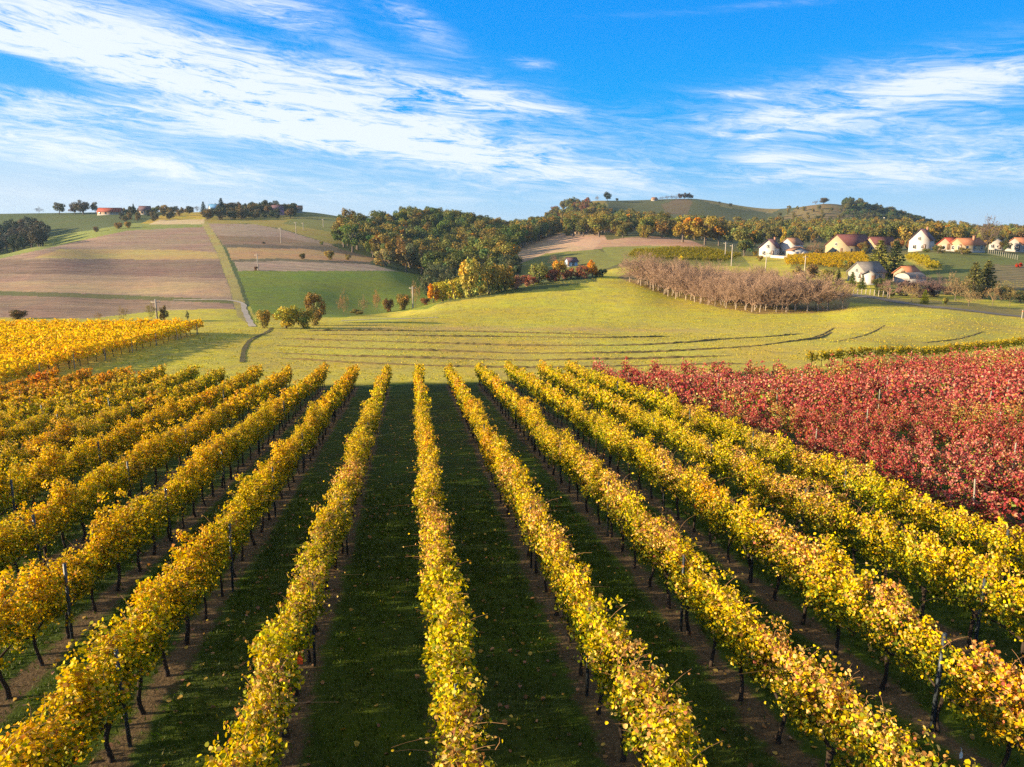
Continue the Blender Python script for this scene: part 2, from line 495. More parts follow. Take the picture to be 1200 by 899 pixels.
# fields: (photo outline of the patch of ground, nearest, farthest distance, colour, texture kind)  kinds: 0 grass 1 tilled 2 vines afar 3 stubble
MEADOW = (0.425, 0.365, 0.055)
FIELDS = [
    ([(-400, 420), (-400, 225), (700, 225), (700, 330), (400, 372), (200, 376)], 150, 1200, (0.085, 0.105, 0.035), 0),
    ([(640, 330), (640, 200), (1500, 200), (1500, 300), (800, 300)], 210, 1300, (0.12, 0.115, 0.04), 0),
    # far hills
    ([(640, 262), (640, 225), (930, 225), (930, 275), (640, 270)], 560, 1200, (0.10, 0.105, 0.045), 0),
    ([(675, 262), (690, 236), (708, 232), (722, 262)], 560, 1200, (0.25, 0.19, 0.05), 0),  # left flank of the hill, its sunlight put into the colour
    ([(775, 240), (800, 231), (812, 236), (805, 252), (780, 250)], 560, 1200, (0.15, 0.11, 0.06), 0),
    ([(800, 228), (915, 244), (905, 250), (850, 243)], 600, 1200, (0.26, 0.2, 0.07), 0),
    ([(905, 262), (950, 234), (1000, 240), (1010, 262)], 560, 1200, (0.19, 0.14, 0.06), 0),
    # left hill: stubble and tilled strips
    ([(-400, 395), (-400, 340), (0, 299), (60, 283), (150, 266), (240, 263), (262, 300), (290, 362), (205, 363), (100, 374), (0, 372)], 124, 470, (0.315, 0.215, 0.145), 1),
    ([(40, 302), (70, 292), (220, 293), (262, 297), (265, 304), (150, 304)], 150, 470, (0.40, 0.29, 0.11), 3),
    ([(-400, 352), (0, 304), (150, 304), (262, 306), (272, 326), (0, 321)], 150, 470, (0.225, 0.148, 0.108), 1),
    ([(-400, 360), (0, 330), (262, 331), (278, 347), (0, 341), (-400, 390)], 124, 470, (0.38, 0.26, 0.15), 3),
    ([(-400, 400), (0, 341), (150, 346), (280, 352), (280, 356), (150, 351), (0, 346)], 120, 470, (0.13, 0.13, 0.045), 0),
    ([(0, 346), (150, 351), (200, 353), (200, 363), (100, 373), (0, 371)], 120, 470, (0.27, 0.18, 0.118), 1),
    # green rim above the strips, ochre vine plots on the crest
    ([(-400, 345), (0, 294), (60, 277), (160, 261), (240, 261), (240, 266), (150, 270), (60, 290), (0, 303), (-400, 352)], 150, 470, (0.21, 0.23, 0.055), 0),
    ([(165, 262), (195, 249), (235, 247), (245, 258), (240, 262)], 300, 560, (0.50, 0.33, 0.05), 2),
    ([(175, 263), (185, 258), (240, 257), (240, 263)], 300, 560, (0.52, 0.40, 0.22), 3),
    ([(240, 263), (240, 254), (330, 250), (365, 262), (420, 276), (420, 285), (388, 286), (330, 268), (290, 262)], 250, 560, (0.34, 0.26, 0.06), 2),
    ([(330, 262), (360, 249), (395, 246), (440, 256), (430, 283), (390, 272)], 250, 600, (0.20, 0.19, 0.055), 2),
    # track verge
    ([(236, 262), (244, 262), (262, 290), (280, 335), (296, 384), (278, 372), (270, 340), (254, 296)], 120, 470, (0.33, 0.27, 0.09), 0),
    # strips right of the track
    ([(244, 262), (300, 263), (330, 269), (388, 286), (395, 291), (262, 288)], 180, 470, (0.34, 0.24, 0.17), 1),
    ([(254, 276), (330, 278), (392, 289), (398, 291), (262, 288)], 180, 470, (0.25, 0.17, 0.10), 1),
    ([(262, 286), (388, 289), (440, 303), (360, 296), (266, 292)], 180, 470, (0.15, 0.115, 0.075), 1),
    ([(266, 290), (360, 292), (440, 303), (432, 308), (330, 305), (272, 306)], 180, 470, (0.42, 0.26, 0.12), 3),
    ([(272, 304), (330, 303), (432, 307), (436, 310), (330, 308), (274, 307)], 180, 470, (0.15, 0.12, 0.07), 0),
    ([(274, 307), (330, 306), (436, 310), (470, 319), (280, 318)], 180, 470, (0.36, 0.26, 0.18), 1),
    ([(278, 317.5), (460, 317.5), (520, 325), (540, 345), (500, 362), (400, 372), (298, 372)], 138, 330, (0.165, 0.205, 0.030), 0),
    # middle: stubble slope, vine plots
    ([(596, 300), (600, 289), (650, 273), (700, 274), (712, 290), (640, 300), (610, 312)], 220, 480, (0.42, 0.29, 0.18), 1),
    ([(640, 283), (650, 274), (708, 276), (715, 286), (700, 292)], 220, 480, (0.47, 0.31, 0.20), 3),
    ([(695, 292), (705, 282), (760, 276), (810, 282), (835, 292), (770, 289)], 220, 480, (0.43, 0.26, 0.165), 1),
    ([(600, 328), (606, 311), (640, 297), (700, 292), (730, 308), (700, 319), (650, 326)], 225, 330, (0.23, 0.22, 0.055), 2),
    ([(712, 300), (705, 290), (770, 288), (840, 291), (870, 300), (880, 312), (800, 312), (725, 306)], 200, 340, (0.27, 0.25, 0.06), 2),
    # orchard floor: fallen leaves
    ([(722, 325), (740, 318), (900, 320), (1000, 345), (992, 364), (940, 367), (884, 368), (840, 360), (780, 346)], 130, 235, (0.30, 0.20, 0.075), 3),
    # slope under the houses on the right
    ([(1030, 342), (1045, 318), (1060, 297), (1400, 290), (1400, 350), (1200, 356), (1100, 345)], 150, 250, (0.135, 0.15, 0.045), 0),
    ([(1150, 330), (1165, 310), (1400, 310), (1400, 345), (1200, 345)], 150, 250, (0.20, 0.16, 0.085), 2),
    ([(1058, 303), (1075, 301), (1105, 316), (1090, 318)], 150, 262, (0.36, 0.29, 0.06), 2),
    ([(925, 315), (930, 302), (1020, 298), (1028, 312), (990, 318)], 190, 275, (0.30, 0.25, 0.06), 2),
    # verges by the road
    ([(985, 354), (1100, 362), (1200, 372), (1400, 388), (1400, 372), (1200, 362), (1100, 352), (990, 346)], 110, 175, (0.21, 0.18, 0.06), 0),
]


def build_ground():
    X, Y, Z = AA * DD, DD, ZT
    PX, PY, fd = proj(X, Y, Z)
    S, T = st(X, Y)
    jit = wob(X, Y, 3, 26.0)
    pxj = PX + jit * np.clip(160 / fd, 0.3, 3)
    pyj = PY + wob(X, Y, 9, 17.0) * np.clip(110 / fd, 0.1, 0.8)
    C = np.empty(X.shape + (3,), np.float32)
    C[:] = MEADOW
    K = np.zeros(X.shape, np.float32)
    # grass of the vineyard lanes
    end = 68.5 + wob(X, Y, 5, 9.0) * 1.0
    vine = np.clip((end - S) / 1.5, 0, 1) * (X > -41)
    lane = np.array((0.040, 0.062, 0.006), np.float32)
    C[:] = C * (1 - vine[..., None]) + lane * vine[..., None]
    # pale cut band and mowing tone across the meadow
    mead = (1 - vine) * (DD < 260)
    band = np.exp(-((PY - 386 - (PX - 600) * 0.004 - 1.5 * jit) / 2.6)**2) * np.clip((PX - 330) / 120, 0, 1) * np.clip((900 - PX) / 160, 0, 1) * (DD < 135) * (DD > 90)
    C[:] = C * (1 - 0.75 * band[..., None]) + np.array((0.44, 0.29, 0.13)) * 0.75 * band[..., None]
    mown = np.clip((130 - Y) / 14, 0, 1) * mead * np.clip((PX - 240) / 120, 0, 1)
    C[:] = C * (1 - 0.45 * mown[..., None]) + np.array((0.42, 0.335, 0.075)) * 0.45 * mown[..., None]
    for poly, d0, d1, c, kind in FIELDS:
        xs = [p[0] for p in poly]; ys = [p[1] for p in poly]
        m = (DD > d0) & (DD < d1) & (PX > min(xs) - 8) & (PX < max(xs) + 8) & (PY > min(ys) - 4) & (PY < max(ys) + 4)
        ii = np.where(m)
        if not len(ii[0]): continue
        inn = inpoly(pxj[ii], pyj[ii], poly)
        sel = (ii[0][inn], ii[1][inn])
        C[sel] = c; K[sel] = kind
    Mk = np.zeros(X.shape + (3,), np.float32)
    Mk[..., 0] = np.clip((66.5 - S) / 1.0, 0, 1) * (T > T0 - 10.5 * PITCHROW) * (S > 2)
    Mk[..., 1] = np.where(K == 1, 1.0, np.where(K == 3, 0.5, 0.0))
    Mk[..., 2] = np.where(K == 2, 1.0, 0.0)
    me = bpy.data.meshes.new('ground')
    nd, na = X.shape
    V = np.stack([X, Y, Z], -1).reshape(-1, 3).astype(np.float32)
    i = (np.arange(nd - 1)[:, None] * na + np.arange(na - 1)[None, :]).ravel()
    q = np.stack([i, i + 1, i + na + 1, i + na], -1).astype(np.int32)
    me.vertices.add(len(V)); me.vertices.foreach_set('co', V.ravel())
    me.loops.add(q.size); me.loops.foreach_set('vertex_index', q.ravel())
    me.polygons.add(len(q)); me.polygons.foreach_set('loop_start', (np.arange(len(q)) * 4).astype(np.int32))
    me.polygons.foreach_set('use_smooth', np.ones(len(q), bool))
    for nm, arr in (('Col', C), ('Mask', Mk)):
        a = me.color_attributes.new(nm, 'FLOAT_COLOR', 'POINT')
        a.data.foreach_set('color', np.concatenate([arr.reshape(-1, 3), np.ones((len(V), 1))], 1).astype(np.float32).ravel())
    me.update(calc_edges=True)
    m = bpy.data.materials.new('ground_cover'); m.use_nodes = True
    k = NT(m.node_tree); b = k.N['Principled BSDF']
    pos = k.n('ShaderNodeNewGeometry').outputs['Position']
    x, y, z = k.sep(pos)
    c = k.n('ShaderNodeVertexColor', layer_name='Col').outputs[0]
    mk = k.n('ShaderNodeSeparateColor'); k.put(mk.inputs[0], k.n('ShaderNodeVertexColor', layer_name='Mask').outputs[0])
    vm, fm, vf = mk.outputs
    nbig = k.noise(pos, 0.06, 4, 0.6); nmid = k.noise(pos, 0.45, 5, 0.65); nfin = k.noise(pos, 3.5, 5, 0.7); nx = k.noise(pos, 17.0, 3, 0.7)
    val = k.m('ADD', k.mr(nmid, 0.25, 0.75, 0.70, 1.26, False), k.m('ADD', k.mr(nfin, 0.25, 0.75, -0.28, 0.28, False), k.mr(nx, 0.25, 0.75, -0.25, 0.25, False)))
    c = k.hsv(c, h=k.mr(nbig, 0.3, 0.7, 0.478, 0.520, False), sat=k.mr(nmid, 0.3, 0.7, 0.9, 1.1, False), val=val)
    # tilled strips: fine lines that follow the contour
    fur = k.noise(k.vscale(pos, (0.015, 0.28, 0.5)), 1.0, 5, 0.7)
    fur2 = k.noise(k.vscale(pos, (0.05, 1.3, 0.9)), 1.0, 4, 0.7)
    c = k.mix(fm, c, k.hsv(c, val=k.m('ADD', k.mr(fur, 0.3, 0.7, 0.60, 1.04, False), k.mr(fur2, 0.3, 0.7, -0.22, 0.46, False))))
    # far vine plots: rows
    rw = k.m('SINE', k.m('MULTIPLY', k.m('ADD', k.m('MULTIPLY', x, 0.4), y), 1.7))
    c = k.mix(k.m('MULTIPLY', vf, k.mr(rw, -0.3, 0.7, 0.0, 0.75)), c, k.mix(1.0, c, (0.45, 0.6, 0.5, 1), 'MULTIPLY'))
    # bare strip under each vine row
    t = k.m('ADD', k.m('MULTIPLY', x, math.cos(ROWANG)), k.m('MULTIPLY', y, math.sin(ROWANG)))
    ph = k.m('DIVIDE', k.m('SUBTRACT', t, T0), PITCHROW)
    dd = k.m('MULTIPLY', k.m('ABSOLUTE', k.m('SUBTRACT', ph, k.m('ROUND', ph))), PITCHROW)
    dd = k.m('ADD', dd, k.m('ADD', k.mr(nfin, 0.2, 0.8, -0.22, 0.22, False), k.mr(nmid, 0.2, 0.8, -0.2, 0.2, False)))
    soil = k.m('MULTIPLY', k.mr(dd, 0.40, 0.17), vm)
    sc = k.hsv((0.105, 0.066, 0.036, 1), val=k.m('ADD', val, k.mr(nx, 0.35, 0.75, -0.25, 0.45, False)))
    c = k.mix(k.m('MULTIPLY', soil, 0.9), c, sc)
    # straw-coloured flecks
    fl = k.m('MULTIPLY', k.mr(k.noise(pos, 26.0, 2, 0.5), 0.66, 0.74), k.mr(nmid, 0.4, 0.65))
    c = k.mix(k.m('MULTIPLY', fl, 0.35), c, (0.22, 0.15, 0.06, 1))
    k.put(b.inputs['Base Color'], c)
    b.inputs['Roughness'].default_value = 0.9
    b.inputs['Specular IOR Level'].default_value = 0.1
    bp = k.n('ShaderNodeBump'); bp.inputs['Strength'].default_value = 0.5; bp.inputs['Distance'].default_value = 0.2
    hgt = k.m('ADD', k.m('MULTIPLY', nfin, 0.5), k.m('ADD', k.m('MULTIPLY', nx, 0.18), k.m('MULTIPLY', k.m('MULTIPLY', fur, fm), 0.6)))
    k.put(bp.inputs['Height'], hgt); k.put(b.inputs['Normal'], bp.outputs[0])
    me.materials.append(m)
    o = inst('ground', me)
    tag(o, kind='structure')
    return o


ground = build_ground()


def ribbon(name, pts, w, mat, lift=0.05, step=1.2, dmin=0.0, cx=6):
    """a strip of ground along photo points, draped on the terrain"""
    P = np.array([G(*p, dmin)[:2] for p in pts])
    L = np.concatenate([[0], np.cumsum(np.linalg.norm(np.diff(P, axis=0), axis=1))])
    q = np.arange(0, L[-1], step)
    c = np.stack([pchip(L, P[:, 0], q), pchip(L, P[:, 1], q)], 1)
    T = np.gradient(c, axis=0); T /= np.linalg.norm(T, axis=1)[:, None]
    Nn = np.stack([-T[:, 1], T[:, 0]], 1)
    ww = w * (0.9 + 0.15 * np.sin(q * 0.7) + 0.08 * np.sin(q * 2.3))
    u = np.linspace(-0.5, 0.5, cx)
    XY = c[:, None, :] + Nn[:, None, :] * (u[None, :] * ww[:, None])[..., None]
    Zr = zf(XY[..., 0], XY[..., 1]) + lift
    V = np.concatenate([XY, Zr[..., None]], -1).reshape(-1, 3)
    n = len(q)
    i = (np.arange(n - 1)[:, None] * cx + np.arange(cx - 1)[None, :]).ravel()
    b = MB(); b.add(V, np.stack([i, i + cx, i + cx + 1, i + 1], -1))
    o = b.build(name, mat, smooth=True)
    return o


road_mat = plain('worn_asphalt', (0.15, 0.13, 0.115), 0.9, 0.2, 0.25, 0.6)
gravel_mat = plain('pale_gravel', (0.40, 0.34, 0.28), 0.9, 0.1, 0.3, 0.8)
verge_mat = plain('track_grass', (0.20, 0.19, 0.06), 0.9, 0.1, 0.3, 1.5)
rut_mat = plain('muddy_rut', (0.10, 0.085, 0.04), 0.95, 0.1, 0.4, 0.7)
tag(ribbon('road', [(960, 342), (992, 346), (1030, 350), (1100, 360.5), (1150, 366), (1200, 371.5), (1290, 381)], 3.4, road_mat, 0.07), kind='structure')
tag(ribbon('path', [(296, 383), (291, 374), (286, 363), (281, 354.5), (266, 352), (235, 351.5), (200, 352)], 1.15, gravel_mat, 0.06), kind='structure')
tag(ribbon('path', [(284, 425), (287, 408), (295, 398), (312, 390), (319, 384)], 0.6, rut_mat, 0.05), kind='structure')
tag(ribbon('path', [(400, 376), (450, 374), (520, 372)], 1.0, gravel_mat, 0.04), kind='structure')

# ------------------------------------------------------------------ vines
LEAF_P = np.array([(0, 0), (-.50, .22), (-.40, .78), (0, 1.05), (.40, .78), (.50, .22)])


def leaf_cloud(b, P, size, Nn, rng, colr, mat=0, simple=False, droop=0.35):
    """one bent leaf per point P: outline with a fold along the midrib (or a single bent quad)"""
    n = len(P)
    Nn = Nn / (np.linalg.norm(Nn, axis=1)[:, None] + 1e-9)
    D = rng.normal(size=(n, 3)); D[:, 2] -= droop
    A = D - (D * Nn).sum(1)[:, None] * Nn; A /= np.linalg.norm(A, axis=1)[:, None] + 1e-9
    S = np.cross(Nn, A)
    size = np.broadcast_to(size, (n,))
    if simple:
        q = np.array([(0, 0), (-.5, .5), (0, 1.05), (.5, .5)]); up = np.array([0, .16, -.08, .16])
    else:
        q = LEAF_P; up = np.array([0, .17, .13, -.10, .13, .17])
    cur = rng.uniform(-1.2, 1.6, size=(n, 1)) * up[None, :]
    V = P[:, None, :] + size[:, None, None] * (q[None, :, 0, None] * S[:, None, :] + (q[None, :, 1, None] - .4) * A[:, None, :] + cur[..., None] * Nn[:, None, :])
    k = len(q); i = np.arange(n)[:, None] * k
    if simple: f = i + np.array([[0, 1, 2, 3]])
    else: f = np.concatenate([i + np.array([[0, 1, 2, 3]]), i + np.array([[0, 3, 4, 5]])])
    b.add(V.reshape(-1, 3), f, mat, np.repeat(colr, k, axis=0))


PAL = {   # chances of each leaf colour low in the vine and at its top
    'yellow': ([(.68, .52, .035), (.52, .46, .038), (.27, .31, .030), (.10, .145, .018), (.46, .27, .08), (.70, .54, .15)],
               [.10, .18, .34, .36, .01, .01], [.32, .26, .11, .03, .13, .15]),  # greener low down, with extra dark leaves painting in the rows' shade
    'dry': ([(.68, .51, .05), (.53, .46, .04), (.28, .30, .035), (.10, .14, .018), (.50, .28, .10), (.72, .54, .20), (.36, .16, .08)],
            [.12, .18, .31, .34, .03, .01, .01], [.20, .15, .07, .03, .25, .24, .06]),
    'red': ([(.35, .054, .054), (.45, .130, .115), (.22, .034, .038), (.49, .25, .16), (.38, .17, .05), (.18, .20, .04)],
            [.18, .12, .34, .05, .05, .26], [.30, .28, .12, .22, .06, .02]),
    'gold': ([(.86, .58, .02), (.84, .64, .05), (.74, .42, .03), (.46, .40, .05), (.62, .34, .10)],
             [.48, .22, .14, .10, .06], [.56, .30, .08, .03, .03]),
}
VLEN = 1.38
bark = plain('vine_bark', (0.050, 0.036, 0.027), 0.95, 0.1, 0.35, 14.0, 0.8)
cane = plain('vine_cane', (0.30, 0.155, 0.065), 0.7, 0.25, 0.25, 10.0)
vleaf = leafmat('vine_leaf', 0.32, 0.34, 0.014)


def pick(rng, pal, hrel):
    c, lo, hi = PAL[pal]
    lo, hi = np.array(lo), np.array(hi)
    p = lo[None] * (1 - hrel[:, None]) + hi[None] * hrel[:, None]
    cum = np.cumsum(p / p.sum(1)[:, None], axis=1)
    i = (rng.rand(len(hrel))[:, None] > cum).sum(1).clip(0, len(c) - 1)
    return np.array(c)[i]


def vine_geo(seed, pal, n, size, simple=False, width=0.165, top=1.90, bottom=0.86, ragged=1.0, shoots=8):
    """trunk, foliage and loose shoots of one vine; x runs along the row"""
    rng = np.random.RandomState(seed)
    tr, fo = MB(), MB(); sh = fo
    lean = rng.normal(size=2) * 0.06
    zz = np.linspace(-0.08, 0.80, 7)
    P = np.stack([lean[0] * zz + 0.03 * np.sin(zz * 6 + rng.rand() * 6), lean[1] * zz + 0.025 * np.sin(zz * 7 + rng.rand() * 6), zz], 1)
    R = np.array([.060, .046, .040, .036, .037, .044, .050]) * rng.uniform(.85, 1.15)
    tr.tube(P, R, 7)
    top0 = P[-1]
    for sg in (-1, 1):
        xx = np.linspace(0, 0.62, 5)
        tr.tube(np.stack([top0[0] + sg * xx, top0[1] + 0.02 * np.sin(xx * 9), top0[2] - 0.02 + 0.10 * xx / 0.62 + 0.0 * xx], 1), np.linspace(.034, .014, 5), 5)
    # foliage: leaves hang along upright shoots, with uneven height and depth
    ns = 26
    sx = rng.uniform(-VLEN / 2 - .08, VLEN / 2 + .08, ns)
    sh_top = top - .03 + rng.normal(size=ns) * 0.17 * ragged
    sy = rng.normal(size=ns) * width * 0.55
    sh_top += 0.10 * ragged * np.sin(sx * 4.2 + rng.rand() * 6)
    nc = max(90, n // 26)                    # leaves sit in bunches
    s = rng.randint(0, ns, nc)
    u = rng.beta(1.15, 1.0, nc)
    hz = (bottom + rng.normal(size=nc) * 0.08) * (1 - u) + sh_top[s] * u
    wprof = width * (0.62 + 0.55 * np.sin(np.clip(u, 0, 1) * 2.7 + .25))
    yy = sy[s] * (0.5 + .5 * u) + rng.normal(size=nc) * wprof * 0.75
    xx = sx[s] + rng.normal(size=nc) * 0.13
    ci = rng.randint(0, nc, n)
    xx, yy, hz, u = xx[ci] + rng.normal(size=n) * .075, yy[ci] + rng.normal(size=n) * .055, hz[ci] + rng.normal(size=n) * .06, u[ci]
    yy = np.clip(yy, -.42 - .1 * rng.rand(n), .42 + .1 * rng.rand(n)) if simple is False else np.clip(yy, -.5, .5)
    # a few openings in the wall of leaves
    for _ in range(7):
        gx, gz = rng.uniform(-.6, .6), rng.uniform(bottom, top - .3)
        keep = ((xx - gx) / .12)**2 + ((hz - gz) / .11)**2 > 1
        xx, yy, hz, u = xx[keep], yy[keep], hz[keep], u[keep]
    P = np.stack([xx, yy, hz], 1)
    Nn = rng.normal(size=P.shape) * 0.8
    Nn[:, 1] += np.sign(yy) * 0.7; Nn[:, 2] += 0.5 * u
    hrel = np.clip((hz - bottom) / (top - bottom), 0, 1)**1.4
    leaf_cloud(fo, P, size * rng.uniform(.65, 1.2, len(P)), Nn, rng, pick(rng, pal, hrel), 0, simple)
    # loose shoots above and beside the hedge, a few leaves on each
    for _ in range(shoots):
        a = rng.uniform(0, 6.28); L = rng.uniform(.22, .75)
        side = rng.rand() < 0.35
        o = np.array([rng.uniform(-.65, .65), rng.normal() * .12, (rng.uniform(1.2, 1.8) if side else top - .12)])
        dr = np.array([math.cos(a) * .55, math.sin(a) * (.9 if side else .5), .35 if side else 1.0]); dr /= np.linalg.norm(dr)
        tt = np.linspace(0, 1, 5)
        bend = np.array([rng.normal() * .2, rng.normal() * .3, -0.35])
        Q = o + L * (tt[:, None] * dr + (tt**2)[:, None] * bend)
        sh.tube(Q, np.linspace(.0055, .0025, 5), 3, 1, cap=False)
        m = rng.randint(1, 6)
        pl = Q[rng.randint(2, 5, m)] + rng.normal(size=(m, 3)) * .03
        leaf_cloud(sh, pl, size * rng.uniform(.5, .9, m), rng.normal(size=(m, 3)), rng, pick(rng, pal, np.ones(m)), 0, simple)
    return tr, fo


def flat(b):
    return np.concatenate(b.V), b.Fc, np.concatenate(b.C)


NEAR, NEARGEO = {}, {}
for pal, cnt, kw in (('yellow', 12, dict(n=3600, size=.058, shoots=13)), ('dry', 8, dict(n=3200, size=.056, shoots=20)), ('red', 8, dict(n=1600, size=.066, width=.20, top=1.60, bottom=.55, ragged=1.7, shoots=9))):
    NEAR[pal] = []
    for i in range(cnt):
        tr, fo = vine_geo(100 + i + len(pal) * 50, pal, **kw)
        NEARGEO.setdefault(pal, []).append((tr, fo)); NEAR[pal].append((tr.mesh('trunk', bark, True), fo.mesh('foliage', [vleaf, cane])))
FAR = {}
for pal, kw in (('yellow', dict(n=800, size=.135, simple=True, shoots=3)), ('red', dict(n=320, size=.155, simple=True, width=.19, top=1.58, bottom=.5, ragged=1.7, shoots=4)),
                ('gold', dict(n=420, size=.20, simple=True, width=.46, top=2.0, bottom=.75, ragged=0.9, shoots=2))):
    FAR[pal] = [vine_geo(300 + i + len(pal) * 50, pal, **kw) for i in range(8)]

rng = np.random.RandomState(11)
RIGHT_RED = 6
vines = []                                  # k, x, y, z, s, palette, tint


def row_end(k):
    if k <= 8: return 66.6 + (0.4 if k < -5 else 0)
    if k <= 13: return 66.6 - (k - 8) * 0.55
    return 63.9 + (k - 13) * 0.75


WANDER = {}
for k in range(-11, 30):
    r = np.random.RandomState(500 + k)
    WANDER[k] = (r.rand() * 6, r.rand() * 6, r.uniform(.03, .07), r.uniform(.02, .05))


def row_xy(k, s):
    a, b, c, d = WANDER[k]
    return xy(s, T0 + PITCHROW * k + c * math.sin(s * .35 + a) + d * math.sin(s * 1.1 + b))


for k in range(-11, 30):
    s0 = 3.0 if k <= 12 else 12.0
    s = s0 + rng.rand() * .6
    first = True
    while s < row_end(k):
        x, y = row_xy(k, s)
        pal = 'yellow' if k < RIGHT_RED else 'red'
        if k == RIGHT_RED - 1 and s > 57: pal = 'yellow'
        tint = np.ones(3)
        if k <= -9:                          # the orange rows at the left
            f = np.clip((-7.9 - k) / 2.8, 0, 1) * np.clip((s - 36) / 25, 0.1, .85)
            tint = tint * (1 - f) + np.array((1.02, .66, .85)) * f
        if pal == 'yellow':
            g = wob(np.array(x), np.array(y), 21, 13.0)
            tint = tint * (np.array((.92, 1.0, .9)) if g > .25 else np.array((1.06, .90, 1.0)) if g < -.5 else np.ones(3))
            if -5 <= k <= -2: tint = tint * np.array((1.08, .98, .8))
        else:
            g = wob(np.array(x), np.array(y), 22, 16.0)
            if g > .45: tint = np.array((1.05, 1.9, 1.0))
            elif g < -.3: tint = np.array((1.1, 1.35, 1.35))
        if pal == 'yellow': tint = tint * np.array((1.03, .93, .95))
        tint = tint * rng.uniform(.9, 1.1)
        miss = rng.rand() < (.01 if pal == 'yellow' else .05)
        if not miss: vines.append([k, x, y, float(zf(x, y)), s, pal, tuple(np.clip(tint, 0, 2.2))])
        s += VLEN * rng.uniform(.95, 1.05)

# the 300 that show largest become things of their own
info = []
for i, v in enumerate(vines):
    px, py, fd = proj(v[1], v[2], v[3] + 1.4)
    vis = -12 < px < 1212 and py < 985 and fd > 3
    info.append((fd if vis else 1e9, i))
info.sort()
chosen = set(i for d, i in info[:300] if d < 1e8)
ORD = ['zeroth', 'first', 'second', 'third', 'fourth', 'fifth', 'sixth', 'seventh', 'eighth', 'ninth', 'tenth', 'eleventh', 'twelfth', 'thirteenth', 'fourteenth',
       'fifteenth', 'sixteenth', 'seventeenth', 'eighteenth', 'nineteenth', 'twentieth', 'twenty-first', 'twenty-second', 'twenty-third', 'twenty-fourth', 'twenty-fifth',
       'twenty-sixth', 'twenty-seventh', 'twenty-eighth', 'twenty-ninth', 'thirtieth', 'thirty-first', 'thirty-second', 'thirty-third', 'thirty-fourth', 'thirty-fifth']


def rowname(k):
    if k == 0: return 'the centre row'
    if k < 0: return f'the {ORD[-k]} row left of centre'
    if k < RIGHT_RED: return f'the {ORD[k]} row right of centre'
    return f'the {ORD[k - RIGHT_RED + 1]} red row'


cnt = {}
STUFF = {'yellow': MB(), 'red': MB(), 'gold': MB(), 'garden': MB()}


def merge(pal, geo, x, y, z, rz, tint, sc=1.0):
    c, s_ = math.cos(rz), math.sin(rz)
    R = np.array(((c, -s_, 0), (s_, c, 0), (0, 0, 1))) * sc
    for gi, b in enumerate(geo):
        V, Fc, C = flat(b)
        base = STUFF[pal].n
        V2 = V @ R.T + np.array((x, y, z))
        if gi: C = C * np.array(tint)
        STUFF[pal].V.append(V2.astype(np.float32)); STUFF[pal].C.append(C.astype(np.float32))
        for f, m in Fc:
            STUFF[pal].Fc.append((f + base, 0 if gi == 0 else 1 + m))
        STUFF[pal].n += len(V)


for i, (k, x, y, z, s, pal, tint) in enumerate(vines):
    rz = math.pi / 2 + ROWANG + (math.pi if rng.rand() < .5 else 0) + rng.normal() * .04
    if i in chosen:
        cnt[k] = cnt.get(k, 0) + 1
        e = empty('grapevine', (x, y, z), rz, (1, rng.uniform(.85, 1.25), rng.uniform(.92, 1.08)))
        adj = 'yellow' if pal == 'yellow' else 'red-leaved'
        tag(e, f'{adj} grapevine, {ORD[cnt[k]]} from the near end of {rowname(k)}', 'grapevine', 'yellow grapevines in rows' if pal == 'yellow' else 'red grapevines in rows')
        gp = 'dry' if pal == 'yellow' and k >= -1 and rng.rand() < np.clip((28 - s) / 14, .06, .5) else pal
        tm, fm = NEAR[gp][rng.randint(len(NEAR[gp]))]
        inst('trunk', tm, e); inst('foliage', fm, e, tint)
    else:
        px, py, fd = proj(x, y, z + 1.4)
        if px < -160 or px > 1340 or y < 5: continue
        merge(pal, NEARGEO[pal][rng.randint(8)] if fd < 20 else FAR[pal][rng.randint(8)], x, y, z, rz, tint)

# the golden block on the left: rows parallel to its straight edge
gx0, gy0 = -46.6, 46.0
gd = np.array((0.055, 1.0)); gd /= np.linalg.norm(gd)
gn = np.array((-gd[1], gd[0]))
for r in range(19):
    L = 54.5 - r * 0.15
    for q in np.arange(0, L, 1.5):
        p = np.array((gx0, gy0)) + gd * (q + rng.normal() * .1) + gn * (r * 2.3 + rng.normal() * .05)
        px, py, fd = proj(p[0], p[1], float(zf(*p)) + 1)
        if px < -120: continue
        g = wob(np.array(p[0]), np.array(p[1]), 31, 14.0)
        merge('gold', FAR['gold'][rng.randint(8)], p[0], p[1], float(zf(*p)), math.atan2(gd[1], gd[0]), np.array((1, 1 + .1 * g, 1)) * rng.uniform(.92, 1.08), rng.uniform(.92, 1.04))

# low yellow row along the far edge of the red block
ep = [G(962, 436.5)[:2], G(1040, 431)[:2], G(1120, 425)[:2], G(1210, 414)[:2], G(1290, 404)[:2]]
ep = np.array(ep); el_ = np.concatenate([[0], np.cumsum(np.linalg.norm(np.diff(ep, axis=0), axis=1))])
for q in np.arange(0, el_[-1], 1.3):
    x, y = float(np.interp(q, el_, ep[:, 0])), float(np.interp(q, el_, ep[:, 1])) + 2.5
    merge('yellow', FAR['yellow'][rng.randint(8)], x, y, float(zf(x, y)), 0.3 + rng.normal() * .05, (1.0, .92, .8), .8)
